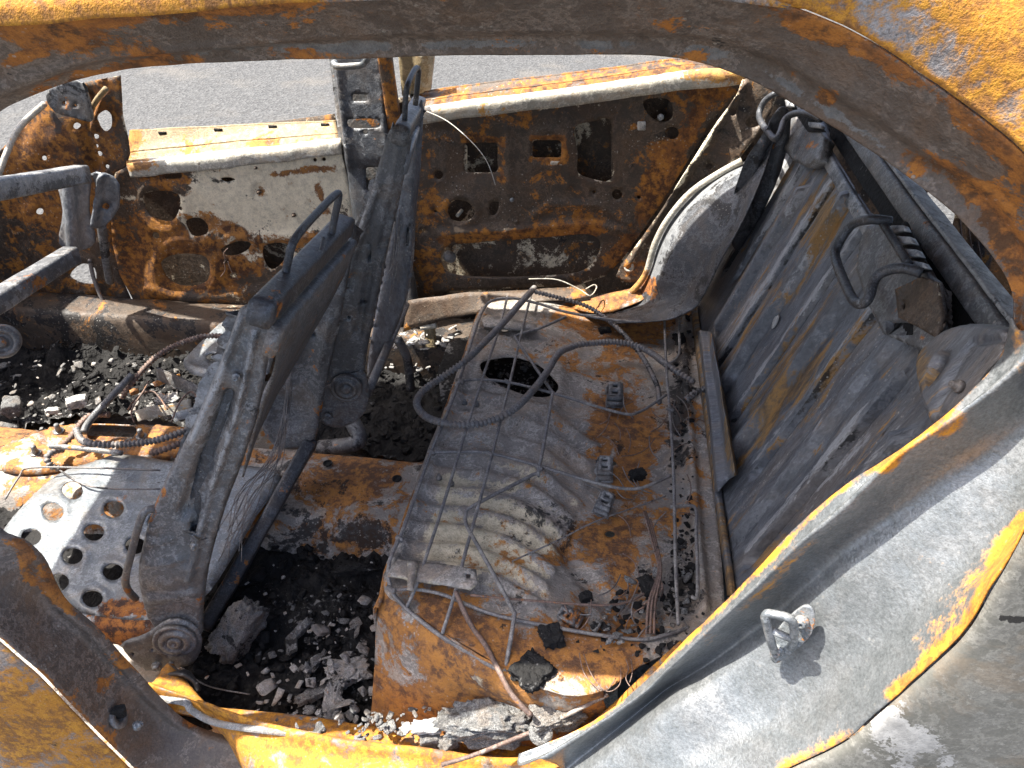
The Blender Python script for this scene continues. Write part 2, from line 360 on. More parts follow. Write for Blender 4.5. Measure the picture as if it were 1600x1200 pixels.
def lathe(name, c, axis, prof, mat, seg=24, teeth=0, **kw):
    """prof: list of (radius, height along axis)"""
    c = Vector(c); ax = Vector(axis).normalized(); u = ax.orthogonal().normalized(); q = ax.cross(u); v = []; f = []
    for i, (r, h) in enumerate(prof):
        for s in range(seg):
            an = 2 * math.pi * s / seg; r2 = r * (1 + (teeth if s % 2 else 0)); v.append(c + ax * h + u * r2 * math.cos(an) + q * r2 * math.sin(an))
    for i in range(len(prof) - 1):
        for s in range(seg): f.append((i * seg + s, i * seg + (s + 1) % seg, (i + 1) * seg + (s + 1) % seg, (i + 1) * seg + s))
    f.append(tuple(range(seg))[::-1]); f.append(tuple((len(prof) - 1) * seg + s for s in range(seg)))
    return link(name, v, f, mat, **kw)
def bolt(c, axis, r, parent, mat='frame', name='bolt', **kw):
    return lathe(name, c, axis, [(r, -.002), (r, .002), (r * .92, .003), (r * .62, .003), (r * .6, .008), (r * .5, .0095), (r * .25, .0095), (r * .2, .007)], mat, 12, parent=parent, **kw)
_ico = None
def ico():
    global _ico
    if not _ico:
        b = bmesh.new(); bmesh.ops.create_icosphere(b, subdivisions=2, radius=1); b.verts.ensure_lookup_table()
        _ico = ([v.co.copy() for v in b.verts], [tuple(v.index for v in f.verts) for f in b.faces]); b.free()
    return _ico
def chunkg(P, s, rot, seed, rough=.5):
    V, F = ico(); m = Matrix.Rotation(rot[2], 3, 'Z') @ Matrix.Rotation(rot[0], 3, 'X') @ Matrix.Rotation(rot[1], 3, 'Y')
    o = []
    for v in V:
        d = 1 + rough * noise.noise(v * 1.3 + Vector((seed, 0, 0))) + rough * .6 * noise.noise(v * 3.1 + Vector((0, seed, 0)))
        q = v * d; n_ = Vector((math.sin(seed * 3.1), math.cos(seed * 2.3), math.sin(seed * 1.7))).normalized(); c = Vector([max(-.8 + .2 * math.sin(seed + i), min(.62 + .25 * math.sin(seed * 2 + i), k)) for i, k in enumerate(q)]); c -= n_ * max(0, c.dot(n_) - .45)
        o.append(P + m @ Vector((c.x * s[0], c.y * s[1], c.z * s[2])))
    return o, F
def heap(name, spots, mat, **kw):
    v = []; f = []
    for P, s, rot, seed, ro in spots:
        a, b = chunkg(P, s, rot, seed, ro); n = len(v); v += a; f += [tuple(i + n for i in q) for q in b]
    return link(name, v, f, mat, smooth_=True, **kw)
PX = lambda lst, **k: [at(p[0], p[1], **k) for p in lst]
P3 = lambda lst: [at(a, b, y=c) for a, b, c in lst]          # (px, py, depth y)

# ================================================================== SETTING
g = bpy.data.meshes.new('ground'); g.from_pydata([(-120, -120, 0), (120, -120, 0), (120, 120, 0), (-120, 120, 0)], [], [(0, 1, 2, 3)]); g.materials.append(M['asphalt'])
go = bpy.data.objects.new('ground', g); scene.collection.objects.link(go); tag(go, 'worn grey asphalt of the yard beyond the far windows', kind='structure')
# ================================================================== CAR SHELL
car = thing('burnt_car', 'burnt-out rusted hatchback car shell with its near rear door missing', 'car', (0, .68, .15))
# ---- near door aperture: roof rail and C pillar
L0 = P3([(-75, 330, .17), (-60, 235, .19), (-10, 178, .2), (40, 150, .2), (100, 128, .2), (200, 105, .2), (400, 92, .2), (560, 88, .2), (700, 85, .2), (860, 82, .2), (1000, 85, .2),
         (1100, 97, .2), (1190, 130, .195), (1290, 190, .185), (1400, 262, .17), (1490, 332, .155), (1550, 400, .14), (1580, 450, .13), (1584, 495, .12), (1570, 548, .112)])
L1 = P3([(-130, 260, .13), (-100, 190, .155), (-30, 155, .165), (45, 128, .17), (140, 91, .17), (231, 82, .17), (400, 64, .17), (560, 52, .17), (700, 48, .17), (860, 45, .17), (1000, 48, .17), (1120, 56, .17),
         (1236, 95, .165), (1320, 147, .155), (1425, 217, .145), (1530, 285, .135), (1590, 345, .125), (1618, 410, .115), (1622, 490, .105), (1600, 560, .10)])
L1b = P3([(-150, 240, .125), (-110, 165, .15), (-40, 120, .155), (45, 96, .16), (140, 72, .16), (231, 62, .16), (400, 48, .16), (560, 40, .16), (700, 36, .16), (860, 33, .16), (1000, 36, .16), (1120, 46, .16),
          (1243, 80, .155), (1330, 130, .145), (1435, 200, .135), (1545, 272, .125), (1615, 340, .115), (1650, 410, .10), (1652, 500, .09), (1625, 575, .085)])
L2 = P3([(-260, 150, .07), (-160, 70, .10), (-80, 45, .11), (0, 32, .12), (140, 20, .12), (260, 12, .12), (400, 0, .12), (560, -8, .12), (700, -14, .12), (860, -18, .12), (1000, -18, .12), (1110, -14, .12),
         (1210, 2, .12), (1337, 52, .115), (1488, 150, .10), (1600, 241, .08), (1690, 335, .06), (1740, 430, .04), (1745, 530, .03), (1710, 620, .02)])
railpaint = [('l', [(0, 45), (297, 14), (450, 0)], 14, 0, .55), ('l', [(0, 110), (45, 80), (150, 50)], 16, 0, .35), ('l', [(60, 145), (180, 112), (250, 92)], 16, 0, .6), ('e', 290, 95, 40, 18, 0, .4), ('e', 450, 80, 60, 14, 0, .4), ('e', 560, 25, 40, 14, 0, .4),
             ('l', [(1200, 0), (1337, 60), (1488, 160), (1600, 255)], 22, 0, .62), ('e', 1293, 150, 18, 16, 0, .75), ('e', 1240, 112, 12, 10, 0, .6), ('l', [(1420, 240), (1500, 270), (1560, 330), (1600, 380)], 26, 0, .42), ('l', [(1540, 340), (1590, 420), (1600, 560)], 26, 0, .55),
             ('l', [(300, 78), (560, 68), (1000, 66), (1150, 84), (1300, 170), (1450, 280)], 11, 1, .62), ('e', 1100, 85, 40, 10, 0, .3), ('e', 180, 70, 60, 20, 0, .3)]
L0b = [a.lerp(b, .75) + Vector((0, .012, -.002)) for a, b in zip(L0, L1)]
loft('roof_rail', [L0, L0b, L1, L1b, L2], 'rail', nu=170, nv=7, base=(.19, 0, 0), paint=railpaint, parent=car, flip=True)
# roof outer skin over the rail and C pillar outer face
def above(l, d, z): return [Vector((p.x + d[0], p.y + d[1], p.z + d[2])) for p in l]
L2o = above(L2, (0, -.002, -.004), 0)
R1 = [p + Vector((0, .03, .028)) for p in L2o]; R2 = [p + Vector((0, .16, .06)) for p in L2o]
roofp = [('e', 1230, 10, 160, 40, 1, .35), ('e', 1400, 60, 140, 70, 1, .3), ('e', 1560, 40, 110, 120, 0, .45), ('l', [(1215, 0), (1337, 52), (1488, 150), (1600, 241)], 12, 0, .75), ('l', [(0, 25), (450, -5)], 20, 0, .8)]
# C pillar outer skin: from the gutter edge backwards and down to the belt
C0 = P3([(1110, -16, .118), (1210, 0, .118), (1337, 50, .113), (1488, 148, .098), (1600, 239, .078), (1690, 333, .058), (1740, 430, .038), (1746, 530, .028)])
C1 = [C0[i] + Vector((.03 + .012 * i, -.012, .03 - .002 * i)) for i in range(8)]
C2 = [C0[i] + Vector((.10 + .03 * i, .0, .045 - .008 * i)) for i in range(8)]
C3 = [C0[i] + Vector((.22 + .05 * i, .03, .04 - .02 * i)) for i in range(8)]
C4 = [C0[i] + Vector((.40 + .05 * i, .10, .02 - .03 * i)) for i in range(8)]
loft('rear_pillar_skin', [C0, C1, C2, C3, C4], 'outer', nu=60, nv=9, base=(.36, .18, 0), paint=roofp, parent=car)
xs = [-1.5, -1.2, -.9, -.6, -.3, 0, .3, .6, .9, 1.05]
roofz = lambda x: 1.365 - .05 * max(0, -x - .5) - .10 * max(0, x - .1)
gut = [Vector((-1.46, .115, 1.275)), Vector((-1.1, .115, 1.315)), Vector((-.8, .115, 1.338))] + L2o[3:13] + [Vector((.4, .14, 1.352)), Vector((.7, .17, 1.31)), Vector((1.05, .22, 1.25))]
def rl(y, h): return [Vector((p.x - (.12 * (1 - ((y - .68) / .56) ** 2) if p.x < -1.3 else 0), y, p.z + h)) for p in gut]
loft('roof', [gut, [p + Vector((0, .006, .022)) for p in gut], [p + Vector((0, .05, .045)) for p in gut], rl(.32, .07), rl(.68, .10), rl(.98, .075), rl(1.11, .04), rl(1.145, .0)], 'outer', nu=60, nv=5, base=(.45, .1, 0), parent=car, paint=[('l', [(0, 25), (450, -5)], 40, 0, .6)])
# far roof rail, hidden behind the near one but carrying the roof
loft('roof_rail', [[Vector((x, 1.145, roofz(x) - .005)) for x in xs], [Vector((x, 1.13, roofz(x) - .045)) for x in xs], [Vector((x, 1.10, roofz(x) - .04)) for x in xs]], 'rail', nu=30, nv=4, base=(.2, 0, 0), parent=car, thick=.004)
loft('front_rail', [[Vector((-1.46, .2, 1.21)), Vector((-.85, .2, 1.275)), Vector((-.66, .2, 1.285))], [Vector((-1.46, .12, 1.27)), Vector((-.85, .12, 1.335)), Vector((-.6, .12, 1.345))]], 'rail', nu=12, nv=4, base=(.3, 0, 0), parent=car, thick=.004)
hy = [.12, .3, .5, .68, .86, 1.04, 1.145]; hx = lambda y: -1.46 - .12 * (1 - ((y - .68) / .56) ** 2)
loft('windscreen_header', [[Vector((hx(y) + .05, y, 1.25 + .07 * (1 - ((y - .68) / .56) ** 2))) for y in hy], [Vector((hx(y), y, 1.27 + .10 * (1 - ((y - .68) / .56) ** 2))) for y in hy]], 'rail', nu=30, nv=3, parent=car, base=(.3, 0, 0), thick=.01)
beam('windscreen_pillar', (-1.46, .16, 1.25), (-1.95, .06, .92), .06, .06, 'rail', side=(0, 1, 0), parent=car, base=(.4, 0, 0))
beam('windscreen_pillar', (-1.47, 1.22, 1.25), (-1.95, 1.36, .90), .06, .06, 'rail', side=(0, 1, 0), parent=car, base=(.45, 0, 0))
# ---- near rear jamb (shut face) with the wheel-side curve
J0 = P3([(1584, 496, .12), (1570, 548, .112), (1530, 600, .108), (1440, 680, .104), (1370, 728, .10), (1300, 775, .098), (1200, 872, .094), (1100, 975, .09), (1000, 1072, .085), (940, 1120, .075), (880, 1150, .06), (810, 1178, .04)])
J0b = [p + Vector((.002, -.016, -.004)) for p in J0]
J1 = P3([(1628, 512, .095), (1608, 558, .087), (1562, 600, .083), (1477, 662, .08), (1395, 720, .078), (1325, 790, .076), (1240, 862, .073), (1160, 935, .070), (1085, 1010, .068), (1020, 1068, .06), (950, 1120, .045), (850, 1185, .02)])
J2 = P3([(1668, 540, .10), (1650, 600, .10), (1606, 634, .094), (1530, 688, .094), (1450, 744, .095), (1380, 802, .095), (1290, 874, .094), (1190, 968, .092), (1105, 1034, .089), (1040, 1076, .085), (968, 1135, .06), (880, 1200, .03)])
J2b = P3([(1705, 560, .08), (1680, 625, .075), (1640, 665, .075), (1580, 720, .075), (1490, 785, .073), (1415, 838, .071), (1325, 905, .068), (1215, 1000, .064), (1125, 1060, .058), (1055, 1100, .045), (985, 1155, .03), (905, 1220, .005)])
J3 = P3([(1745, 590, .04), (1720, 660, .03), (1700, 700, .03), (1640, 770, .026), (1570, 850, .022), (1505, 905, .018), (1425, 970, .014), (1315, 1060, .010), (1225, 1118, .006), (1135, 1158, .0), (1055, 1198, -.01), (960, 1250, -.02)])
J4 = P3([(1755, 640, -.03), (1720, 715, -.035), (1680, 760, -.037), (1630, 800, -.04), (1600, 830, -.042), (1560, 905, -.044), (1512, 985, -.046), (1453, 1041, -.048), (1390, 1097, -.05), (1325, 1152, -.05), (1230, 1200, -.05), (1100, 1260, -.05)])
J4b = [p + Vector((.001, -.001, -.001)) for p in J4]
J4c = [p + Vector((.010, -.010, -.012)) for p in J4]
J5 = [p + Vector((.06, -.020, -.06)) for p in J4]
J6 = [p + Vector((.18, -.028, -.12)) for p in J4]
J7 = [p + Vector((.45, -.02, -.10)) for p in J4]
J8 = [p + Vector((.85, .03, -.08)) for p in J4]
jp = [('l', [(1600, 810), (1560, 905), (1512, 985), (1453, 1041), (1400, 1085)], 15, 0, 1.1), ('l', [(1330, 1150), (1220, 1200)], 13, 0, .5), ('l', [(1580, 840), (1480, 960), (1440, 1010)], 24, 0, .36),
      ('l', [(1570, 548), (1530, 600), (1440, 682), (1300, 778), (1100, 978), (940, 1122), (860, 1158)], 7, 0, .62), ('l', [(1500, 655), (1470, 675)], 16, 0, .6), ('l', [(1385, 735), (1400, 715)], 14, 0, .55),
      ('l', [(1300, 820), (1236, 875), (1100, 1005)], 9, 0, .32), ('l', [(1420, 900), (1250, 1010), (1120, 1100)], 60, 1, .25), ('l', [(1590, 560), (1477, 660), (1325, 790), (1085, 1010)], 10, 1, .5), ('e', 1592, 530, 16, 40, 0, .6), ('e', 1590, 700, 40, 40, 1, .4)]
loft('rear_jamb', [J0, J0b, J1, J2, J2b, J3, J4], 'jamb', nu=140, nv=8, parent=car, paint=jp, base=(.0, .06, 0), flip=True, wav=.0022)
M['paint'] = burnt('smoke stained glossy body paint', (.15, .148, .13), (.20, .195, .175), (.42, .415, .40), speck=.3, metallic=0, rough=(.14, .32), bump=.08, grain=.12, stain=.35, edge=.05)
loft('quarter_panel_skin', [J4b, J4c, J5, J6, J7, J8], 'paint', nu=90, nv=10, parent=car, paint=[('l', [(1380, 1130), (1440, 1150), (1480, 1180)], 34, 1, .75), ('l', [(1330, 1165), (1400, 1195)], 30, 1, .5), ('l', [(1560, 962), (1610, 968)], 5, 2, 1.0)], flip=True, wav=.001)
# door striker on the jamb
st = link('striker', *[[], []], 'tan') if False else None
jn = (J3[6] - J1[6]).cross(J1[4] - J1[7]).normalized()
if jn.dot(CAM - J2[6]) < 0: jn = -jn
sc_ = J2[6] + (J3[6] - J2[6]) * .12; sc_ = sc_ + (at(1237, 985, y=.045) - sc_)
SP = PL(sc_ + jn * .004, jn)
striker = sheet('striker', rnd([(1250, 950), (1266, 948), (1273, 965), (1268, 990), (1248, 1012), (1222, 1032), (1210, 1036), (1203, 1024), (1206, 1000), (1222, 975)], 4), SP, jn, 'plate', step=4, thick=.004, wav=0, parent=car, base=(.12, .3, 0))
SL = lambda px, py, h: atp(px, py, sc_ + jn * h, jn)
tube('striker_loop', [SL(1212, 1020, .004), SL(1207, 1010, .018), SL(1198, 975, .034), SL(1196, 962, .036), SL(1204, 959, .036), SL(1230, 965, .034), SL(1240, 976, .028), SL(1240, 1000, .012), SL(1236, 1012, .004)], .0052, 'plate', parent=striker, base=(.05, .5, 0), k=5)
tube('striker_crossbar', [SL(1206, 985, .028), SL(1240, 1000, .014)], .0045, 'plate', parent=striker, k=2, base=(.05, .5, 0))
bolt(SL(1253, 971, .005), jn, .0085, striker, 'plate', base=(.2, .2, 0)); bolt(SL(1214, 1016, .005), jn, .0085, striker, 'plate', base=(.2, .1, 0))
# ---- near B pillar
B0 = P3([(560, 1183, .055), (440, 1170, .065), (345, 1147, .075), (290, 1124, .078), (245, 1082, .08), (200, 1032, .08), (150, 978, .08), (108, 942, .08), (88, 910, .085), (70, 872, .085), (40, 843, .085), (5, 828, .085), (-30, 780, .09), (-62, 620, .12), (-78, 450, .15), (-75, 330, .17), (-62, 240, .19), (-35, 190, .2)])
B0b = [p + Vector((-.006, -.012, .006)) for p in B0]
B1 = P3([(545, 1215, .035), (415, 1195, .045), (320, 1168, .05), (262, 1145, .055), (215, 1100, .058), (170, 1050, .06), (122, 1000, .06), (75, 962, .06), (48, 925, .062), (22, 888, .062), (-8, 862, .062), (-40, 840, .062), (-75, 780, .07), (-105, 620, .10), (-120, 450, .13), (-120, 330, .15), (-105, 250, .165), (-70, 165, .17)])
B2 = P3([(470, 1330, -.01), (350, 1300, -.01), (250, 1240, -.01), (205, 1195, -.01), (140, 1128, -.01), (100, 1085, -.01), (70, 1055, -.01), (35, 1025, -.01), (0, 995, -.008), (-40, 965, -.005), (-80, 935, 0), (-120, 900, .0), (-150, 830, .02), (-190, 650, .05), (-230, 450, .08), (-240, 300, .10), (-240, 200, .105), (-170, 75, .10)])
bpp = [('l', [(35, 850), (45, 900), (90, 930)], 16, 0, .55), ('l', [(0, 840), (60, 870), (110, 950), (160, 990)], 12, 0, .40), ('e', 155, 1070, 12, 22, 0, .8), ('l', [(0, 995), (70, 1055), (140, 1128), (210, 1198)], 6, 0, .5), ('e', 300, 1130, 40, 14, 0, .6), ('e', 200, 1030, 60, 20, 0, .25), ('e', 100, 1030, 90, 40, 1, .12)]
bpil = loft('center_pillar', [B0, B0b, B1, B2], 'rail', nu=120, nv=7, base=(.10, .05, 0), paint=bpp, parent=car)
B2o = [p + Vector((-.004, -.004, -.004)) for p in B2]
B3 = [p + Vector((-.07, -.015, -.05)) for p in B2]; B4 = [p + Vector((-.22, -.02, -.10)) for p in B2]; B5 = [p + Vector((-.5, -.02, -.12)) for p in B2]
B3, B4, B5, B2o = B3[:13], B4[:13], B5[:13], B2o[:13]
loft('door_outer_skin', [B2o, B3, B4, B5], 'outer', nu=60, nv=8, base=(.72, .2, 0), parent=car, paint=[('e', 30, 1170, 40, 60, 1, .3), ('e', 75, 1110, 60, 40, 0, .3), ('e', 60, 1160, 20, 20, 2, .4)])
# burnt latch remains and bolt on the B pillar face
pn = (B2[4] - B1[4]).cross(B1[2] - B1[6]).normalized(); pn = pn if pn.dot(CAM - B1[4]) > 0 else -pn
bq = at(185, 1112, y=.026)
v, f = chunkg(bq, (.012, .010, .020), (.3, .2, .5), 4, .7); link('burnt_latch_remnant', v, f, 'char', parent=bpil, smooth_=False)
lathe('pillar_washer', at(183, 1122, y=.022), pn, [(.017, 0), (.017, .004), (.013, .006), (.008, .006), (.008, .001)], 'frame', parent=bpil)
bolt(at(214, 1134, y=.024), pn, .0075, bpil, 'plate')
# ---- near sill
sx = [-.68, -.56, -.46, -.36, -.2, -.02, .16]
sl_ = lambda y, z, k=0: [Vector((x, y + k * max(0, x + .05) * .5 + max(0, -.40 - x) * .75 * max(0, (.08 - y) / .12), z + k * max(0, x + .02))) for x in sx]
loft('sill', [sl_(.15, .14), sl_(.11, .28, .6), sl_(.095, .30, .8), sl_(.075, .305, .8), sl_(.058, .318, .8), sl_(.052, .345, 1), sl_(.044, .345, 1), sl_(.03, .33, 1), sl_(-.04, .30, .6), sl_(-.055, .12)], 'outer', nu=70, nv=4, base=(.72, .0, 0),
     paint=[('e', 560, 1190, 60, 12, 1, .3), ('e', 420, 1160, 60, 14, 0, .3)], parent=car, flip=False, wav=.003)
# ---- floor, tunnel, far sill
fl = [[Vector((x, y, .13)) for y in (-.02, .2, .5, .8, 1.1, 1.36)] for x in (-1.95, -1.5, -1.0, -.6, -.3, .1)]
loft('floor_pan', fl, 'pan', nu=24, nv=4, base=(.25, 0, .25), parent=car, flip=False)
tx = [-1.8, -1.4, -1.0, -.7, -.5, -.36, -.29]
tl = lambda y, z: [Vector((x, y, z)) for x in tx]
tunp = [('e', 560, 740, 90, 40, 0, .5), ('e', 480, 720, 40, 20, 1, .1), ('e', 40, 690, 60, 30, 0, .6), ('e', 120, 670, 60, 40, 0, .5), ('e', 250, 670, 50, 30, 1, .35), ('e', 540, 830, 90, 26, 2, .35)]
tun = loft('floor_tunnel', [tl(.46, .14), tl(.50, .17), tl(.545, .26), tl(.58, .283), tl(.66, .288), tl(.735, .283), tl(.77, .26), tl(.80, .15)], 'pan', nu=90, nv=5, base=(.44, 0, .28), parent=car, paint=tunp, wav=.003)
for cx, cy in ((512, 724), (620, 748)): lathe('grommet_hole', at(cx, cy, z=.290), (0, 0, 1), [(.011, 0), (.011, .0015), (.008, .002), (.007, .0005)], 'char', 14, parent=tun)
loft('sill', [[Vector((x, 1.20, .14)) for x in (-1.8, -1.3, -.9, -.5, -.2, .15)], [Vector((x, 1.21, .30)) for x in (-1.8, -1.3, -.9, -.5, -.2, .15)], [Vector((x, 1.25, .325)) for x in (-1.8, -1.3, -.9, -.5, -.2, .15)], [Vector((x, 1.33, .32)) for x in (-1.8, -1.3, -.9, -.5, -.2, .15)], [Vector((x, 1.36, .28)) for x in (-1.8, -1.3, -.9, -.5, -.2, .15)]], 'door', nu=50, nv=4, base=(.2, 0, .42), parent=car, wav=.004)
beam('firewall', (-1.9, -.02, .5), (-1.9, 1.4, .5), .04, .85, 'door', side=(1, 0, 0), parent=car, base=(.4, 0, .2))
# ---- far front door
ln = (0, -1, .0)
fd_out = [(196, 262), (240, 256), (400, 241), (530, 226), (548, 300), (560, 420), (556, 480), (430, 484), (300, 487), (225, 486), (205, 470), (186, 430), (175, 380), (172, 310), (180, 270)]
fd_holes = [rrect(257, 269, 284, 279, 4), rnd([(224, 305), (245, 298), (280, 302), (281, 325), (268, 345), (240, 340), (228, 325)], 3), rnd([(291, 345), (312, 340), (325, 352), (322, 366), (300, 366)], 3),
            rnd([(252, 410), (275, 397), (315, 398), (328, 412), (325, 437), (300, 447), (268, 440)], 3), rnd([(345, 390), (370, 376), (392, 378), (385, 392), (360, 400)], 3), ell(244, 367, 6), ell(492, 250, 3), ell(506, 249, 3), rnd([(345, 278), (360, 277), (368, 281), (352, 284)], 2), rnd([(412, 385), (440, 378), (455, 390), (430, 420), (415, 412)], 3), ell(310, 420, 3), ell(283, 325, 3), ell(365, 430, 6, 4)]
fdp = [('e', 430, 315, 150, 95, 1, 1.1), ('e', 490, 260, 80, 40, 1, .5), ('e', 430, 300, 120, 70, 0, -.3), ('e', 330, 300, 50, 50, 1, .35), ('e', 240, 400, 90, 90, 0, .55), ('e', 330, 420, 100, 40, 0, .55), ('e', 230, 270, 60, 20, 0, .4), ('e', 500, 300, 20, 40, 0, .25), ('l', [(430, 272), (470, 268), (525, 260)], 6, 0, .75), ('l', [(495, 290), (512, 330)], 6, 0, .6), ('e', 405, 300, 14, 14, 0, .5), ('e', 455, 337, 12, 12, 0, .5), ('l', [(330, 345), (400, 372), (520, 372)], 12, 0, .5), ('e', 350, 283, 22, 6, 2, .5), ('e', 380, 350, 60, 30, 1, -.25), ('e', 480, 310, 20, 30, 0, .25)]
fd = sheet('front_door', fd_out, Y(1.335), ln, 'door', holes=fd_holes, step=6, paint=fdp, base=(.22, 0, .0), parent=car,
           relief=rel(ring(252, 322, 38, 8, .006), ring(290, 420, 48, 9, .007), pad(rnd([(305, 255), (400, 248), (400, 262), (330, 268)], 3), .006), disc(405, 298, 13, -.006), disc(455, 335, 9, -.004), ring(405, 298, 15, 4, .003), rib([(230, 455), (330, 465), (520, 440)], 7, .008), rib([(340, 370), (420, 372), (540, 368)], 9, .006), rib([(300, 290), (345, 330), (360, 380)], 8, .004), pad(rnd([(190, 300), (215, 290), (220, 470), (195, 470)], 3), -.01)))
b0 = [(203, 205), (300, 199), (420, 193), (526, 189)]; b1 = [(196, 240), (300, 228), (420, 217), (529, 209)]; b2 = [(200, 262), (300, 250), (420, 237), (531, 223)]
def belt(a, b, c, ya, yb, yc, mo, mi, parent, op, ip, ob=(.15, .2, 0), ib=(0, .3, 0)):
    A = [at(p[0], p[1], y=ya) for p in a]; Bq = [at(p[0], p[1], y=yb) for p in b]
    loft('outer_belt_flange', [[p + Vector((0, .012, -.01)) for p in A], A, [p + Vector((0, -.004, -.004)) for p in A], [p.lerp(q, .55) + Vector((0, 0, -.004)) for p, q in zip(A, Bq)], Bq], mo, nu=60, nv=4, parent=parent, paint=op, base=ob, wav=.002)
    Cq = [at(p[0], p[1], y=yc) for p in c]
    loft('belt_channel', [[q + Vector((0, 0, -.001)) for q in Bq], [q.lerp(r, .35) + Vector((0, 0, -.012)) for q, r in zip(Bq, Cq)], [q.lerp(r, .66) + Vector((0, 0, -.004)) for q, r in zip(Bq, Cq)]], mo, nu=50, nv=4, parent=parent, paint=op, base=(ob[0] + .1, ob[1], .1), wav=.003)
    loft('belt_ledge', [[p + Vector((0, .010, -.02)) for p in [q.lerp(r, .62) for q, r in zip(Bq, Cq)]], [q.lerp(r, .68) + Vector((0, .003, .002)) for q, r in zip(Bq, Cq)], [q + Vector((0, -.0, .0)) for q in Cq], [q + Vector((0, .0, -.03)) for q in Cq]], mi, nu=60, nv=4, parent=parent, paint=ip, base=ib, wav=.004)
belt(b0, b1, b2, 1.425, 1.385, 1.328, 'tan', 'white', fd, [('e', 200, 225, 30, 20, 0, .5), ('e', 360, 222, 160, 8, 0, .15)], [('e', 215, 258, 45, 14, 0, .9)], ob=(.2, -.1, .05))
for q, (cx, cy) in enumerate(((254, 208), (341, 203), (426, 198), (508, 195))):
    a = at(cx, cy, y=1.414); beam('belt_slot', a + Vector((-.011, 0, 0)), a + Vector((.011, 0, 0)), .005, .008, 'char', side=(0, 1, 0), rad=.002, n=3, wav=0, parent=fd)
loft('door_outer_skin', [[Vector((-1.30, 1.43, .80)), Vector((-.95, 1.43, .83)), Vector((-.71, 1.43, .865))], [Vector((-1.35, 1.45, .6)), Vector((-.95, 1.45, .6)), Vector((-.70, 1.45, .6))], [Vector((-1.4, 1.43, .2)), Vector((-.95, 1.43, .2)), Vector((-.70, 1.43, .2))]], 'door', nu=30, nv=5, base=(.2, .2, .05), parent=fd, thick=.002)
for cx, cy, r in ((405, 300, .007), (459, 336, .006), (313, 254, .006), (353, 408, .006), (400, 262, .004)): bolt(at(cx, cy, y=1.332), ln, r, fd, 'door')
# ---- far hinge pillar, mirror corner
ap_out = [(-60, 300), (10, 225), (45, 185), (72, 158), (125, 130), (188, 118), (192, 180), (200, 215), (203, 240), (196, 264), (180, 272), (173, 310), (176, 380), (188, 430), (206, 470), (228, 487), (210, 520), (170, 545), (100, 560), (-60, 580)]
ap_h = [rnd([(156, 180), (165, 172), (174, 180), (174, 198), (165, 205), (157, 196)], 3), ell(150, 213, 5, 4), ell(155, 240, 5, 4), ell(151, 228, 3), ell(168, 260, 3), ell(73, 245, 4), ell(63, 330, 5), rnd([(110, 430), (128, 412), (150, 418), (150, 440), (130, 442)], 3), ell(123, 195, 5), ell(105, 160, 3)]
app = [('e', 60, 220, 60, 40, 0, .5), ('e', 100, 300, 120, 90, 0, .35), ('e', 30, 340, 24, 60, 1, .35), ('e', 110, 210, 18, 22, 1, .25), ('e', 160, 170, 30, 60, 0, .5), ('e', 60, 430, 60, 50, 2, .3), ('e', 120, 480, 80, 30, 0, .4)]
apil = sheet('hinge_pillar', ap_out, Y(1.345), ln, 'door', holes=ap_h, step=6, paint=app, base=(.30, 0, .02), parent=car,
      relief=rel(disc(90, 213, 14, .006), rib([(140, 150), (135, 200), (150, 262)], 7, -.012), rib([(165, 150), (145, 200)], 5, .012), ring(128, 430, 28, 6, .008), rib([(150, 380), (180, 450), (200, 480)], 8, .014), rib([(45, 330), (70, 420), (90, 480)], 12, .012), pad(rnd([(70, 175), (120, 180), (135, 230), (130, 260), (60, 260), (40, 230)], 4), .012)))
sheet('mirror_bracket', rnd([(72, 150), (95, 128), (128, 130), (144, 182), (138, 190), (118, 185), (86, 175)], 3), Y(1.29), ln, 'frame', step=6, thick=.008, parent=apil, base=(.05, 0, .3), holes=[ell(100, 161, 4), ell(117, 165, 3)])
tube('windscreen_edge_strip', [at(-8, 290, y=1.2), at(8, 245, y=1.25), at(30, 200, y=1.3), at(70, 162, y=1.33)], .008, 'white', parent=apil, base=(.1, .4, 0))
tube('pillar_diagonal_strip', [at(140, 175, y=1.325), at(152, 155, y=1.325), at(166, 138, y=1.325)], .007, 'tan', parent=apil)
tube('charred_loom', [at(140, 405, y=1.32), at(148, 440, y=1.31), at(165, 480, y=1.29), at(182, 525, y=1.24)], .006, 'wire', parent=apil, base=(0, 0, .3))
# ---- far rear door
rd_out = [(648, 170), (760, 156), (880, 140), (980, 126), (1066, 116), (1120, 112), (1165, 108), (1150, 150), (1110, 190), (1075, 250), (1045, 300), (1010, 352), (972, 405), (945, 432), (900, 446), (800, 450), (700, 455), (640, 470)]
rd_h = [rrect(725, 224, 777, 271, 6), rrect(832, 219, 877, 246, 5), rnd([(898, 200), (925, 190), (953, 187), (957, 230), (955, 281), (920, 278), (902, 268), (903, 240)], 3), ell(686, 273, 7), ell(964, 304, 8), rnd([(700, 325), (712, 312), (736, 318), (742, 335), (725, 345), (706, 342)], 3), ell(1050, 208, 11, 10),
        rnd([(690, 395), (705, 383), (760, 378), (860, 370), (920, 366), (938, 380), (930, 405), (905, 425), (830, 432), (740, 432), (700, 425), (690, 410)], 3), ell(662, 360, 3), ell(680, 330, 2.5), ell(998, 308, 3), ell(928, 300, 3), rnd([(1005, 158), (1030, 153), (1048, 160), (1050, 185), (1030, 190), (1012, 178)], 3), rnd([(765, 318), (780, 316), (775, 335), (765, 335)], 2), ell(758, 225, 2)]
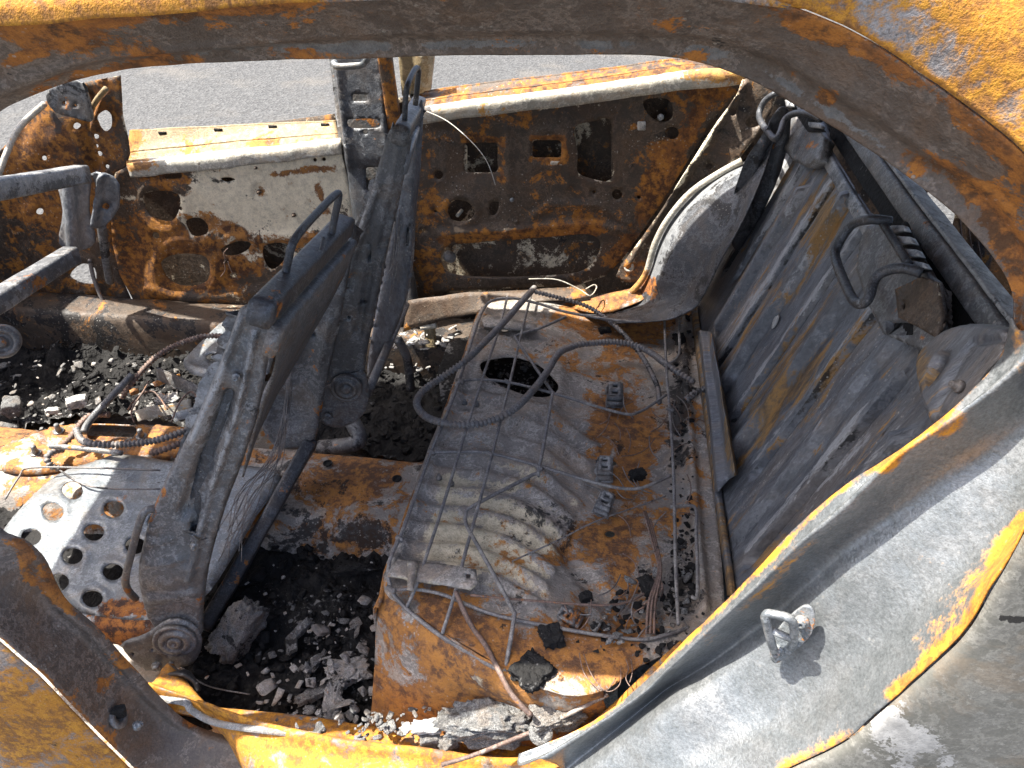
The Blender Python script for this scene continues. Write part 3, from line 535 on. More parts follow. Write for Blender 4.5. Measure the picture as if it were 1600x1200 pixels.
rdp = [('e', 690, 170, 45, 16, 1, .5), ('e', 850, 165, 14, 14, 1, .7), ('l', [(725, 216), (785, 218), (785, 280)], 6, 0, .5), ('l', [(828, 215), (880, 215), (882, 250), (828, 250)], 5, 0, .75), ('l', [(690, 375), (860, 362), (930, 360)], 7, 0, .8), ('l', [(1090, 180), (1030, 300), (960, 410)], 18, 0, .6), ('e', 1100, 140, 60, 26, 0, .6), ('e', 900, 350, 60, 24, 0, .28), ('e', 800, 200, 150, 60, 0, .12), ('e', 760, 300, 120, 60, 2, .15), ('e', 670, 300, 20, 120, 0, .3), ('e', 1020, 250, 40, 70, 0, .35), ('e', 660, 430, 40, 40, 0, .3)]
rd = sheet('rear_door', rd_out, Y(1.335), ln, 'door', holes=rd_h, step=6, paint=rdp, base=(.18, .02, .0), parent=car,
           relief=rel(pad(rrect(705, 214, 785, 282, 8), -.008), ring(855, 232, 30, 6, .004), rib([(650, 205), (760, 207)], 5, -.006), rib([(690, 365), (800, 358), (930, 348), (975, 360)], 7, .010), disc(810, 130, 8, 0), disc(807, 350, 13, .006), ring(719, 328, 24, 6, .006), rib([(830, 340), (860, 318), (940, 322), (985, 350)], 6, .008), pad(rnd([(830, 322), (930, 322), (950, 345), (830, 352)], 3), -.006), disc(700, 172, 12, .005), disc(935, 150, 14, -.005), ring(680, 273, 12, 4, .003), rib([(790, 200), (795, 300), (790, 370)], 8, .005), rib([(885, 180), (888, 290)], 6, .006)))
belt([(640, 146), (760, 129), (900, 113), (1059, 92), (1100, 94)], [(645, 160), (760, 144), (900, 127), (1059, 104), (1110, 102)], [(648, 176), (760, 160), (900, 144), (1059, 121), (1165, 110)], 1.425, 1.385, 1.322, 'door', 'white', rd, None, [('e', 1120, 112, 60, 14, 0, .8), ('l', [(640, 165), (900, 135), (1060, 112)], 10, 1, .2)], ob=(.5, 0, 0), ib=(.12, .25, 0))
loft('door_outer_skin', [[Vector((-.62, 1.43, .90)), Vector((-.2, 1.43, .96)), Vector((.3, 1.43, 1.03))], [Vector((-.62, 1.46, .7)), Vector((-.2, 1.46, .7)), Vector((.3, 1.46, .75))], [Vector((-.62, 1.43, .25)), Vector((-.2, 1.43, .25)), Vector((.2, 1.43, .3))]], 'door', nu=30, nv=5, base=(.2, .25, .1), parent=rd, thick=.002)
sheet('regulator_plate', rrect(955, 184, 1022, 280, 9), Y(1.355), ln, 'door', step=6, parent=rd, base=(.12, .12, .05), holes=[ell(988, 203, 4)], relief=rel(disc(985, 245, 20, .004)))
sheet('latch_plate', rrect(704, 226, 730, 270, 4), Y(1.352), ln, 'door', step=7, parent=rd, base=(.05, .3, .0))
for cx, cy, r in ((703, 170, .006), (807, 346, .008), (807, 358, .006), (1032, 183, .008), (800, 312, .006), (828, 225, .003), (985, 260, .004)): bolt(at(cx, cy, y=1.332), ln, r, rd, 'plate' if cx in (1032, 800) else 'door')
sheet('inner_handle_cup', rrect(860, 252, 885, 258, 2), Y(1.332), ln, 'white', step=4, parent=rd, thick=.003, wav=0)
sheet('white_tag', rrect(996, 190, 1009, 204, 2), Y(1.326), ln, 'ash', step=4, parent=rd, thick=.003, wav=0, base=(0, .6, 0))
tube('speaker_stub', [at(700, 400, y=1.38), at(704, 402, y=1.34)], .016, 'frame', parent=rd, k=2, seg=12)
tube('lock_rod', [at(722, 328, y=1.37), at(714, 338, y=1.35)], .005, 'white', parent=rd, k=2)
sheet('window_channel', [(622, 84), (678, 82), (672, 141), (628, 150)], Y(1.40), ln, 'tan', step=8, thick=.02, parent=rd, base=(.1, .3, 0), relief=rel(rib([(640, 80), (645, 150)], 6, -.01), rib([(660, 80), (655, 150)], 4, .006)))
# ---- far B pillar
bp_out = [(512, 60), (592, 60), (600, 130), (607, 200), (612, 260), (625, 330), (645, 440), (655, 500), (560, 500), (556, 440), (545, 340), (535, 258), (527, 180), (519, 110)]
bp_h = [rrect(551, 147, 573, 158, 2), ell(571, 206, 4), rnd([(543, 190), (550, 186), (588, 186), (594, 193), (588, 200), (550, 200)], 3), rrect(570, 262, 592, 300, 5), ell(541, 223, 2)]
BPP = PL((0, 1.29, .65), (0, -1, .16))
fb = sheet('center_pillar', bp_out, BPP, (0, -1, .16), 'dark', holes=bp_h, step=6, parent=car, base=(.0, .0, .02), paint=[('l', [(557, 170), (570, 250)], 3, 1, .6), ('e', 600, 120, 10, 60, 0, .5), ('e', 560, 200, 40, 60, 1, .1)],
           relief=rel(disc(545, 223, 8, .006), rib([(524, 90), (545, 260)], 4, .008), rib([(596, 90), (606, 230)], 5, .012), pad(rrect(536, 258, 640, 500, 10), -.012), disc(645, 230, 3, .004)), edge=(10, .02))
sheet('pillar_backing', [(p[0] + (4 if p[0] > 560 else -2), p[1]) for p in bp_out], PL((0, 1.34, .65), (0, -1, .16)), (0, -1, .16), 'frame', step=14, parent=fb, base=(.2, 0, .35))
tube('guide_loop', [at(522, 97, y=1.22), at(528, 104, y=1.21), at(560, 102, y=1.21), at(570, 96, y=1.21), at(571, 84, y=1.21), at(522, 82, y=1.22)], .008, 'plate', parent=fb, k=4)
beam('door_edge_strip', at(598, 62, y=1.32), at(618, 205, y=1.34), .035, .02, 'door', side=(1, 0, 0), parent=fb, base=(.5, 0, 0))
loft('pillar_foot', [[at(638, 470, y=1.22), at(700, 460, y=1.23), at(800, 455, y=1.24), at(910, 448, y=1.25)], [at(630, 520, y=1.20), at(700, 500, y=1.2), at(790, 480, y=1.2), at(920, 465, y=1.2)]], 'door', nu=30, nv=4, parent=car, base=(.22, 0, .2), wav=.005)
# ---- far C pillar inner and wheel arch
cp = [(1168, 106), (1215, 118), (1205, 175), (1165, 235), (1140, 262), (1080, 300), (1040, 350), (1015, 395), (1000, 440), (962, 432), (985, 395), (1018, 350), (1055, 295), (1085, 245), (1120, 190), (1152, 148)]
far_c = sheet('rear_pillar', rnd(cp, 2), PL((.2, 1.27, .75), (-.15, -1, .25)), (-.15, -1, .25), 'door', holes=[ell(1145, 175, 6), ell(1178, 190, 14, 9, -20), ell(1108, 260, 6, 5), ell(1070, 335, 3), ell(1050, 375, 3), ell(1016, 407, 3)], step=6, parent=car, base=(.08, .05, .25),
      paint=[('l', [(1130, 175), (1090, 240), (1057, 290)], 7, 1, .55), ('l', [(1158, 120), (1120, 190), (985, 420)], 6, 1, .15), ('e', 1010, 420, 30, 26, 0, .5), ('e', 1150, 240, 40, 20, 0, .3)],
      relief=rel(rib([(1150, 150), (1100, 230), (1058, 292)], 6, .012), rib([(1165, 130), (1085, 250), (980, 415)], 5, .014), pad(rnd([(1150, 170), (1195, 160), (1200, 190), (1160, 215)], 3), -.01)))
lathe('pillar_ring', at(983, 417, y=1.24), (-.2, -1, .3), [(.013, 0), (.013, .004), (.010, .006), (.007, .006), (.007, .002)], 'white', parent=far_c)
A0 = P3([(1163, 252, 1.24), (1130, 270, 1.24), (1085, 300, 1.23), (1050, 340, 1.22), (1028, 380, 1.215), (1012, 430, 1.21), (985, 462, 1.21), (940, 472, 1.22), (900, 475, 1.24)])
A1 = P3([(1166, 262, 1.20), (1138, 286, 1.17), (1100, 320, 1.165), (1068, 358, 1.16), (1044, 398, 1.155), (1026, 440, 1.155), (1000, 470, 1.18), (955, 482, 1.19), (900, 486, 1.20)])
A2 = P3([(1172, 262, 1.16), (1158, 300, 1.12), (1132, 345, 1.10), (1108, 385, 1.09), (1088, 420, 1.09), (1072, 450, 1.09), (1050, 470, 1.10), (990, 486, 1.13), (920, 494, 1.15)])
A3 = P3([(1215, 190, 1.15), (1195, 265, 1.10), (1160, 345, 1.05), (1130, 400, 1.03), (1110, 440, 1.03), (1095, 470, 1.03), (1080, 485, 1.03), (1040, 500, 1.05), (960, 505, 1.09)])
loft('wheel_arch', [A0, A1, A2, A3], 'dark', nu=70, nv=8, parent=car, base=(.0, .0, .3), flip=False, paint=[('l', [(1150, 262), (1085, 305), (1050, 345), (1020, 425), (985, 465)], 12, 1, .9), ('l', [(1015, 440), (960, 470), (900, 478)], 12, 0, .9), ('e', 1000, 455, 20, 16, 0, .4), ('e', 1085, 395, 40, 50, 1, .15)])  # pale line along the rim puts its sunlight into the colour
sheet('dark_gap_filler', rnd([(1160, 262), (1188, 215), (1218, 168), (1236, 185), (1222, 262), (1185, 345), (1150, 392), (1140, 340)], 3), Y(1.13), ln, 'dark', step=8, parent=car, base=(.1, 0, .3), relief=rel(rib([(1200, 200), (1165, 320)], 5, .012), rib([(1218, 200), (1185, 320)], 4, -.012)))  # dark sheet added to hide the sunlit gap between arch and seat
tube('arch_flange', [p + Vector((-.008, -.014, .006)) for p in A0[:7]], .008, 'white', parent=car, k=6, seg=12, base=(.0, .3, .0), paint=[('e', 1005, 445, 30, 30, 0, .9), ('e', 1060, 330, 30, 40, 0, .15)])  # white lip added along the rim to catch the sun
# ---- rear seat pan
pan_out = rnd([(752, 484), (800, 468), (860, 462), (940, 468), (1010, 470), (1086, 458), (1100, 600), (1115, 750), (1132, 930), (1122, 985), (1060, 1012), (1000, 1040), (945, 1078), (880, 1085), (800, 1050), (700, 992), (640, 952), (601, 926), (611, 885), (640, 800), (680, 690), (718, 590)], 3)
ribs = []
for k in range(10):
    x0 = 708 - 10 * k; y0 = 622 + 29 * k
    ribs.append(rib([(x0, y0), (x0 + 90, y0 + 4), (x0 + 150, y0 + 20), (x0 + 225, y0 + 62)], 7, .009))
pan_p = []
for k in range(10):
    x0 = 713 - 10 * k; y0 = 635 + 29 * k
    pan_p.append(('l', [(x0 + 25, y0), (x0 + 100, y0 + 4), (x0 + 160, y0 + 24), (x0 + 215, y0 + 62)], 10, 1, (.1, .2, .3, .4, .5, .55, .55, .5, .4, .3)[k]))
pan_p += [('e', 740, 830, 110, 90, 1, .22), ('e', 800, 860, 24, 18, 0, .35), ('e', 735, 880, 22, 14, 0, .35), ('e', 840, 800, 30, 20, 2, .3), ('e', 960, 660, 60, 50, 0, .62), ('e', 985, 620, 50, 120, 0, .3), ('e', 930, 530, 90, 40, 0, .45), ('e', 970, 850, 70, 70, 0, .6), ('e', 1010, 490, 70, 24, 0, .7), ('e', 950, 480, 60, 12, 0, .7), ('e', 680, 950, 60, 40, 0, .8), ('e', 760, 1000, 60, 40, 0, .7), ('e', 930, 1010, 110, 60, 0, .75), ('e', 990, 720, 50, 60, 0, .35), ('e', 1060, 700, 22, 200, 2, .4), ('e', 1070, 940, 40, 70, 2, .45),
          ('e', 770, 880, 80, 40, 1, .4), ('e', 830, 950, 50, 40, 2, .2), ('e', 760, 500, 60, 40, 1, .05), ('e', 700, 730, 30, 90, 1, .08), ('e', 1070, 600, 20, 60, 2, .4), ('e', 885, 780, 22, 90, 2, .25), ('e', 1090, 760, 16, 120, 0, .2), ('e', 860, 860, 30, 40, 0, .3)]
hole = rnd([(750, 575), (765, 562), (800, 557), (840, 568), (868, 590), (872, 605), (855, 617), (828, 618), (790, 606), (762, 592)], 3)
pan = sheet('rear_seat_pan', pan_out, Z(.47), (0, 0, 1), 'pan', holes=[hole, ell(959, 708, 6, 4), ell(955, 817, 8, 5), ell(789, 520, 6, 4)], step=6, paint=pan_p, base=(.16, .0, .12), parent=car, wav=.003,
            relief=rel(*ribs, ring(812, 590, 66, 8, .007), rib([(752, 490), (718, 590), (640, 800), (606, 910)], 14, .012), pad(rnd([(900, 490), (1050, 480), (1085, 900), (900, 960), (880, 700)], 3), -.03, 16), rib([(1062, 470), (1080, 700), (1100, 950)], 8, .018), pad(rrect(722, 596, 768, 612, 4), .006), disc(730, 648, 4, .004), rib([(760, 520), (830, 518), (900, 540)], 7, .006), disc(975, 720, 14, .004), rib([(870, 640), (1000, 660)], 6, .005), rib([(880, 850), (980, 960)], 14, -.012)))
T0 = PX([(601, 926), (640, 952), (700, 992), (800, 1050), (880, 1085), (945, 1078)], z=.472); T0 = [p + Vector((0, .004, -.003)) for p in T0]
T1 = [at(px, py, z=z) for px, py, z in ((592, 948, .45), (636, 985, .445), (700, 1030, .44), (790, 1080, .43), (870, 1105, .43), (945, 1095, .445))]
T2 = [at(px, py, z=z) for px, py, z in ((588, 1010, .38), (640, 1060, .365), (705, 1090, .36), (790, 1115, .36), (870, 1130, .37), (950, 1108, .41))]
T3 = [at(px, py, z=z) for px, py, z in ((578, 1150, .22), (640, 1165, .24), (705, 1168, .26), (790, 1170, .28), (870, 1158, .31), (955, 1125, .38))]
loft('seat_pan_side', [T0, T1, T2, T3], 'pan', nu=70, nv=9, base=(.62, 0, 0), parent=pan, wav=.004, flip=False, paint=[('l', [(630, 970), (700, 1030), (780, 1085)], 16, 1, .45), ('e', 620, 1000, 40, 40, 2, .1), ('e', 700, 1110, 80, 40, 0, .4)])
F0 = PX([(752, 484), (718, 590), (680, 690), (640, 800), (611, 885), (601, 926), (592, 948)], z=.468)
loft('seat_pan_front', [F0, [p + Vector((-.012, 0, -.03)) for p in F0], [p + Vector((-.0, 0, -.3)) for p in F0]], 'pan', nu=40, nv=4, base=(.5, 0, .1), parent=pan, wav=.003, flip=True)
sheet('pan_corner_flare', rnd([(892, 480), (930, 465), (985, 450), (1010, 428), (1024, 440), (1012, 462), (985, 478), (940, 490)], 3), PL((.08, 1.22, .51), (-.3, -.25, 1)), (-.3, -.25, 1), 'pan', step=6, parent=pan, base=(.85, .1, 0), wav=.005, relief=rel(rib([(905, 478), (985, 462), (1015, 440)], 6, .01)))
sheet('tank_below_hole', rnd([(700, 540), (900, 530), (930, 680), (720, 680)], 3), Z(.36), (0, 0, 1), 'char', step=14, parent=pan, wav=.01, base=(0, .1, 0))
# brackets on the pan front edge
def bracket(name, poly, z, h, parent, mat='pan', **kw):
    return sheet(name, poly, Z(z), (0, 0, 1), mat, step=6, thick=h, parent=parent, wav=.001, edge=(5, .003), **kw)
bracket('hinge_plate', [(604, 897), (618, 872), (650, 874), (700, 880), (744, 888), (747, 912), (735, 920), (690, 912), (640, 905)], .505, .006, pan, base=(.05, .1, 0), holes=[rrect(728, 896, 736, 904, 2)])
bracket('hinge_clip', [(636, 872), (654, 874), (646, 922), (636, 920)], .512, .004, pan, base=(.05, .1, 0))
bracket('hinge_plate', [(752, 496), (762, 490), (838, 504), (840, 514), (828, 514), (756, 508)], .500, .006, pan, base=(0, .1, .05))
for cx, cy in ((726, 630), (745, 633), (686, 747), (705, 756)): bolt(at(cx, cy, z=.482), (0, 0, 1), .006, pan, 'frame')
# ---- cargo space behind the seat
cw = PL((0, 1.36, .8), (0, -1, 0))
sheet('quarter_skin', [(1060, 95), (1320, 95), (1320, 560), (960, 560), (980, 430)], Y(1.43), ln, 'door', step=16, parent=car, base=(.15, 0, .35))
sheet('cargo_side_wall', [(1195, 60), (1700, 60), (1700, 640), (1400, 640), (1200, 420)], cw, ln, 'door', holes=[rnd([(1445, 296), (1462, 298), (1490, 304), (1491, 340), (1478, 376), (1450, 374), (1447, 330)], 2)], step=14, parent=car, base=(.10, 0, .35), relief=rel(rib([(1440, 120), (1450, 420)], 14, .02), rib([(1500, 120), (1530, 480)], 10, .02)))
beam('hatch_sill', (1.12, -.0, .55), (1.12, 1.36, .55), .08, .45, 'door', side=(1, 0, 0), parent=car, base=(.3, 0, .2))
beam('cargo_wall', (.62, .13, .72), (1.14, .13, .72), .03, .7, 'door', side=(0, 1, 0), parent=car, base=(.3, 0, .2))
loft('cargo_floor', [[Vector((.26, y, .43)) for y in (.1, .5, .9, 1.36)], [Vector((1.12, y, .40)) for y in (.1, .5, .9, 1.36)]], 'pan', nu=20, nv=12, base=(.3, 0, .3), parent=car, flip=True)
beam('rear_hatch_post', at(1560, 240, y=1.1), at(1500, 520, y=1.1), .05, .05, 'door', side=(1, 0, 0), parent=car, base=(.35, 0, .25))
for q in range(3):
    tube('hanging_loom_wire', [at(1498 + q * 14, 300 + 10 * q, y=.75), at(1503 + q * 12, 370, y=.74), at(1522 + q * 8, 430, y=.73), at(1538 + q * 5, 490, y=.72)], .0016, 'copper', seg=5, parent=car)
# ================================================================== REAR SEAT BACK
SBP, SBU = Vector((.258, 0, .47)), Vector((.19, 0, .56)).normalized(); SBN = Vector((-SBU.z, 0, SBU.x))
SB = PL(SBP, SBN); SBo = lambda px, py, h: atp(px, py, SBP + SBN * h, SBN)
rs = thing('rear_seat_back', 'blue-grey ribbed steel rear seat back leaning at the right of the floor', 'seat back', tuple(SBP + Vector((0, .7, 0))))
def sbpx(y, s): return proj(SBP + SBU * s + Vector((0, y, 0)))
H_ = .535
out = [sbpx(y, 0) for y in (1.30, .9, .6, .3, .12)] + [sbpx(.12, .3), sbpx(.12, H_)] + [sbpx(y, H_) for y in (.4, .7, 1.0, 1.26)] + [sbpx(1.29, .45), sbpx(1.30, .3)]
rb = []; pt = []
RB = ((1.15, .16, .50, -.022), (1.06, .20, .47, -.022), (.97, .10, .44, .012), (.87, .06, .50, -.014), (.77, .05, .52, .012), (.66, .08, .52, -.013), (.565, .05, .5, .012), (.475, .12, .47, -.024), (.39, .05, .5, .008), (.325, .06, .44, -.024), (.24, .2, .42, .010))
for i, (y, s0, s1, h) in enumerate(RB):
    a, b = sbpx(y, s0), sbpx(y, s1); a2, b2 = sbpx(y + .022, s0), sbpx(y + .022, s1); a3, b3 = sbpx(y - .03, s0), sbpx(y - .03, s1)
    pt.append(('l', [a, b], 6, 2, .62 if h < 0 else 0)); pt.append(('l', [a2, b2], 4, 1, .55 if h < 0 else .2)); pt.append(('l', [a3, b3], 9, 0, .16))  # dark lines put groove shade, pale lines crest highlights into the colour
def sbr(y, sv):
    v = 0
    for y0, s0, s1, h in RB:
        dy = abs(y - y0); ds = max(s0 - sv, sv - s1, 0)
        q = math.hypot(dy, ds)
        if q < .03: v += 1.7 * h / (1 + math.exp((q - .011) / .0010))
    return v
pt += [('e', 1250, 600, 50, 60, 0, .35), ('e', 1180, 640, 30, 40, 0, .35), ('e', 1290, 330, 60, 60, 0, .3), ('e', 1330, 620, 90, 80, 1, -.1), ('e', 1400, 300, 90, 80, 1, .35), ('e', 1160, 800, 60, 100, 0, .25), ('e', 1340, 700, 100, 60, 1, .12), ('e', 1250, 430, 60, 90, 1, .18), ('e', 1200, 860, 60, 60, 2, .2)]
ny, nsv = 330, 36; vv = []; fc = []
for j in range(nsv + 1):
    for i in range(ny + 1):
        y = 1.30 - 1.18 * i / ny; top = H_ - (.06 * max(0, (y - 1.2) / .1)); sv = top * j / nsv; Pq = SBP + SBU * sv + Vector((0, y, 0))
        vv.append(Pq + SBN * (sbr(y, sv) + .0025 * fbm(Pq, 7, 2)))
for j in range(nsv):
    for i in range(ny):
        q = j * (ny + 1) + i; fc.append((q, q + 1, q + ny + 2, q + ny + 1))
if (vv[1] - vv[0]).cross(vv[ny + 1] - vv[0]).dot(SBN) < 0: fc = [f[::-1] for f in fc]
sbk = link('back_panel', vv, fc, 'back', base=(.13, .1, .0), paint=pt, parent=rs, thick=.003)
v, f = chunkg(SBo(1211, 503, .003), (.003, .008, .016), (0, .3, .2), 3, .3); link('sun_patch', v, f, 'ash', parent=sbk, base=(0, .6, 0))  # white chip stands in for a small patch of sunlight
# lower flange and V channel
loft('lower_flange', [[SBo(1074, 456, .004), SBo(1098, 640, .004), SBo(1122, 830, .004), SBo(1135, 930, .004)], [SBo(1077, 456, .016), SBo(1102, 640, .016), SBo(1127, 830, .016), SBo(1141, 930, .016)], [SBo(1086, 456, .006), SBo(1112, 640, .006), SBo(1136, 830, .006), SBo(1150, 930, .006)]], 'back', nu=50, nv=4, parent=rs, base=(.62, 0, 0))
loft('ridged_channel', [[SBo(1089, 520, .010), SBo(1104, 640, .010), SBo(1117, 768, .010)], [SBo(1094, 516, .035), SBo(1109, 640, .035), SBo(1122, 768, .035)], [SBo(1104, 518, .022), SBo(1122, 640, .022), SBo(1137, 750, .022)], [SBo(1112, 520, .036), SBo(1132, 640, .036), SBo(1149, 742, .036)], [SBo(1114, 522, .012), SBo(1136, 640, .012), SBo(1152, 742, .012)]], 'back', nu=40, nv=4, parent=rs, base=(.2, .05, 0), smooth_across=False, paint=[('l', [(1128, 560), (1140, 690), (1150, 745)], 8, 0, .7)], flip=False)
# top beam and lip
E_ = lambda sv, y, x=0, h=0: SBP + SBU * sv + SBN * h + Vector((x, y, 0))
beam('top_beam', E_(.582, 1.18, .012), E_(.582, .235, .012), .028, .03, 'frame', side=tuple(SBU), parent=rs, base=(.05, .2, 0), n=40, rad=.004)
beam('beam_edge', E_(.597, 1.18, .02), E_(.597, .235, .02), .006, .034, 'frame', side=tuple(SBU), parent=rs, base=(0, .7, 0), n=40, rad=.002)
beam('top_lip', E_(.522, 1.12, 0, .004), E_(.522, .24, 0, .004), .024, .012, 'frame', side=tuple(SBU), rad=.004, parent=rs, base=(.05, .55, 0), n=40)
beam('gap_shade_strip', E_(.550, 1.16, .022), E_(.550, .2, .022), .036, .02, 'char', side=tuple(SBU), rad=.004, parent=rs, n=20)  # black strip stands in for the shade in the gap under the beam
# headrest brackets
def hbracket(poly, comb, loops, rod, slot, hgt):
    b = sheet('headrest_bracket', poly, lambda px, py: SBo(px, py, hgt), SBN, 'frame', step=5, thick=hgt * .8, parent=rs, base=(.2, .2, 0), edge=(6, .004), holes=[slot] if slot else [], wav=.001, relief=None)
    if comb:
        xs_ = [p[0] for c in comb for p in c]; ys_ = [p[1] for c in comb for p in c]; q0 = comb[0]; q1 = comb[-1]
        sheet('comb_shade', [(q0[0][0] - 2, q0[0][1] - 6), (q0[1][0] + 4, q0[1][1] - 6), (q1[2][0] + 6, q1[2][1] + 6), (q1[3][0] - 2, q1[3][1] + 8)], lambda px, py: SBo(px, py, hgt + .003), SBN, 'char', step=6, thick=.002, parent=b, wav=0, rim=None)  # black sheet stands in for the shade between the teeth
    for c in comb: sheet('comb_tooth', c, lambda px, py: SBo(px, py, hgt + .014), SBN, 'back', step=5, thick=.008, parent=b, base=(.05, .4, 0), wav=0)
    for l in loops: tube('guide_loop', [SBo(*p) for p in l], .0068, 'dark', parent=b, k=5, seg=10, base=(0, .12, 0))
    tube('guide_rod', [SBo(*p) for p in rod], .0055, 'dark', parent=b, k=3, base=(0, .3, 0))
    return b
h = .032
nb = hbracket([(1352, 352), (1392, 344), (1420, 376), (1452, 428), (1468, 440), (1470, 500), (1462, 530), (1440, 548), (1376, 520), (1350, 470), (1335, 420), (1340, 375)], [[(1386, 352), (1412, 352), (1416, 360), (1390, 362)], [(1396, 368), (1422, 370), (1428, 380), (1402, 380)], [(1408, 388), (1432, 390), (1438, 400), (1414, 400)], [(1418, 406), (1442, 410), (1448, 418), (1424, 418)]],
     [[(1392, 346, h + .02), (1360, 343, h + .045), (1330, 352, h + .05), (1308, 385, h + .052), (1306, 405, h + .052), (1318, 438, h + .05), (1333, 468, h + .048), (1345, 475, h + .047), (1357, 466, h + .046), (1366, 438, h + .045), (1382, 424, h + .04), (1410, 419, h + .03), (1440, 427, h + .012)]], [(1376, 344, h + .03), (1396, 375, h + .022), (1420, 414, h + .02)], rrect(1384, 500, 1428, 524, 3), h)
sheet('bracket_box', [(1398, 452), (1440, 432), (1464, 440), (1472, 492), (1462, 528), (1436, 512), (1404, 496)], lambda px, py: SBo(px, py, .042), SBN, 'door', step=5, thick=.006, parent=nb, base=(.25, .02, 0), wav=.001, holes=[ell(1412, 478, 3, 6)])
sheet('slot_shade', rrect(1384, 500, 1428, 524, 3), lambda px, py: SBo(px, py, .02), SBN, 'char', step=8, parent=nb, wav=0, thick=.001)  # black sheet stands in for the dark inside of the slot
fbk = hbracket([(1216, 180), (1240, 178), (1282, 186), (1288, 215), (1278, 250), (1262, 262), (1236, 250), (1214, 222)], [[(1226, 156), (1238, 156), (1240, 166), (1228, 166)], [(1244, 162), (1256, 166), (1258, 174), (1246, 172)], [(1262, 190), (1282, 192), (1284, 200), (1264, 198)]],
     [[(1230, 143, h + .01), (1212, 146, h + .04), (1195, 158, h + .05), (1186, 178, h + .05), (1190, 192, h + .05), (1203, 210, h + .048), (1212, 217, h + .047), (1219, 208, h + .045), (1226, 188, h + .042), (1240, 178, h + .035), (1262, 177, h + .025), (1283, 186, h + .012)]], [(1219, 132, h + .02), (1240, 152, h + .02), (1266, 178, h + .02)], None, h)
# near end latch housing
lh = rnd([(1420, 560), (1440, 530), (1470, 508), (1510, 498), (1550, 502), (1572, 512), (1575, 560), (1545, 600), (1500, 635), (1455, 662), (1440, 650), (1425, 600)], 3)
kid = rnd([(1447, 590), (1455, 565), (1468, 550), (1484, 548), (1482, 562), (1472, 580), (1458, 600), (1450, 604)], 3)
lt = sheet('latch_housing', lh, lambda px, py: SBo(px, py, .07), SBN, 'back', holes=[kid], step=5, thick=.04, parent=rs, base=(.18, 0, .05), edge=(14, .016), paint=[('e', 1440, 570, 20, 50, 0, .5), ('e', 1530, 580, 40, 50, 2, .45), ('e', 1530, 510, 40, 12, 1, .3)], relief=rel(rib([(1572, 528), (1520, 535), (1490, 580), (1462, 640)], 5, -.006)))
sheet('latch_hole_shade', [(1495 + (p[0] - 1495) * .72, 575 + (p[1] - 575) * .72) for p in lh], lambda px, py: SBo(px, py, .022), SBN, 'char', step=14, parent=lt, wav=0)  # black sheet stands in for the shade inside the kidney hole
bolt(SBo(1498, 604, .072), SBN, .007, lt, 'frame')
# ================================================================== FRONT SEATS
ns = thing('front_seat', 'scorched steel frame of the near front seat with holed silver seat pan', 'seat', (-.75, .48, .15))
sn = (0.25, -1, .1)
NSP = PL((-.55, .265, .6), sn)
side = rnd([(222, 950), (214, 905), (218, 870), (232, 815), (262, 742), (298, 672), (330, 600), (352, 545), (368, 500), (376, 484), (400, 478), (428, 494), (432, 506), (422, 545), (404, 640), (380, 720), (350, 800), (325, 890), (316, 960), (312, 1000), (270, 1010), (238, 985)], 3)
nside = sheet('side_member', side, NSP, sn, 'frame', step=5, thick=.035, parent=ns, base=(.08, .06, .02), edge=(7, .010), wav=.002,
      relief=rel(rib([(356, 620), (318, 720), (290, 800)], 11, -.014), rib([(398, 520), (372, 640), (328, 770), (296, 900)], 5, .011), rib([(376, 500), (340, 600), (300, 690)], 5, .008), pad(rnd([(313, 720), (336, 720), (322, 800), (312, 800)], 3), -.012), disc(265, 890, 34, .010, 6), rib([(228, 880), (290, 868)], 3, .004), rib([(232, 850), (270, 842)], 3, .004), rib([(236, 935), (300, 928)], 7, .006), disc(368, 588, 5, .004)),
      holes=[rnd([(350, 618), (362, 622), (352, 660), (330, 715), (316, 752), (304, 752), (316, 712), (336, 660)], 3), rnd([(302, 782), (313, 782), (306, 830), (296, 830)], 3), ell(310, 833, 5)], paint=[('l', [(232, 810), (250, 770)], 14, 0, .5), ('e', 270, 890, 26, 26, 1, .25), ('l', [(240, 940), (300, 935)], 5, 1, .5), ('e', 312, 920, 10, 40, 0, .5), ('l', [(372, 495), (340, 600), (300, 690)], 8, 1, .45), ('l', [(398, 520), (372, 640), (328, 770)], 5, 1, .4), ('e', 330, 700, 30, 90, 1, .15), ('e', 395, 560, 10, 60, 1, .1)])  # pale lines down edge and ridge put their highlights into the colour
sheet('member_web', rnd([(345, 600), (375, 605), (350, 700), (318, 840), (286, 840), (308, 730)], 3), PL(Vector((-.55, .265, .6)) - Vector(sn).normalized() * .014, sn), sn, 'dark', step=8, parent=ns, base=(.1, .05, .15), rim=None)
bolt(atp(369, 588, Vector((-.55, .257, .6)), Vector(sn).normalized()), sn, .006, nside, 'plate'); bolt(atp(303, 852, Vector((-.55, .257, .6)), Vector(sn).normalized()), sn, .006, nside, 'plate')
rc = atp(273, 1002, Vector((-.55, .245, .6)), Vector(sn).normalized())
sheet('recliner_plate', rnd([(188, 1010), (215, 998), (238, 985), (262, 970), (292, 972), (312, 990), (314, 1015), (300, 1040), (270, 1048), (240, 1052), (215, 1042)], 3), PL(rc + Vector((0, .008, 0)), sn), sn, 'frame', step=5, thick=.012, parent=ns, base=(.12, .15, 0), edge=(4, .004), holes=[ell(207, 1022, 3), ell(238, 1015, 2.5), ell(262, 1022, 2.5)])
lathe('recliner_disc', rc, sn, [(.036, -.004), (.036, .002), (.033, .004), (.031, .001), (.027, .001), (.026, .006), (.021, .006), (.019, .002), (.012, .002), (.011, .008), (.006, .008), (.004, .004)], 'frame', 40, teeth=.0, parent=ns, base=(.1, .12, 0))
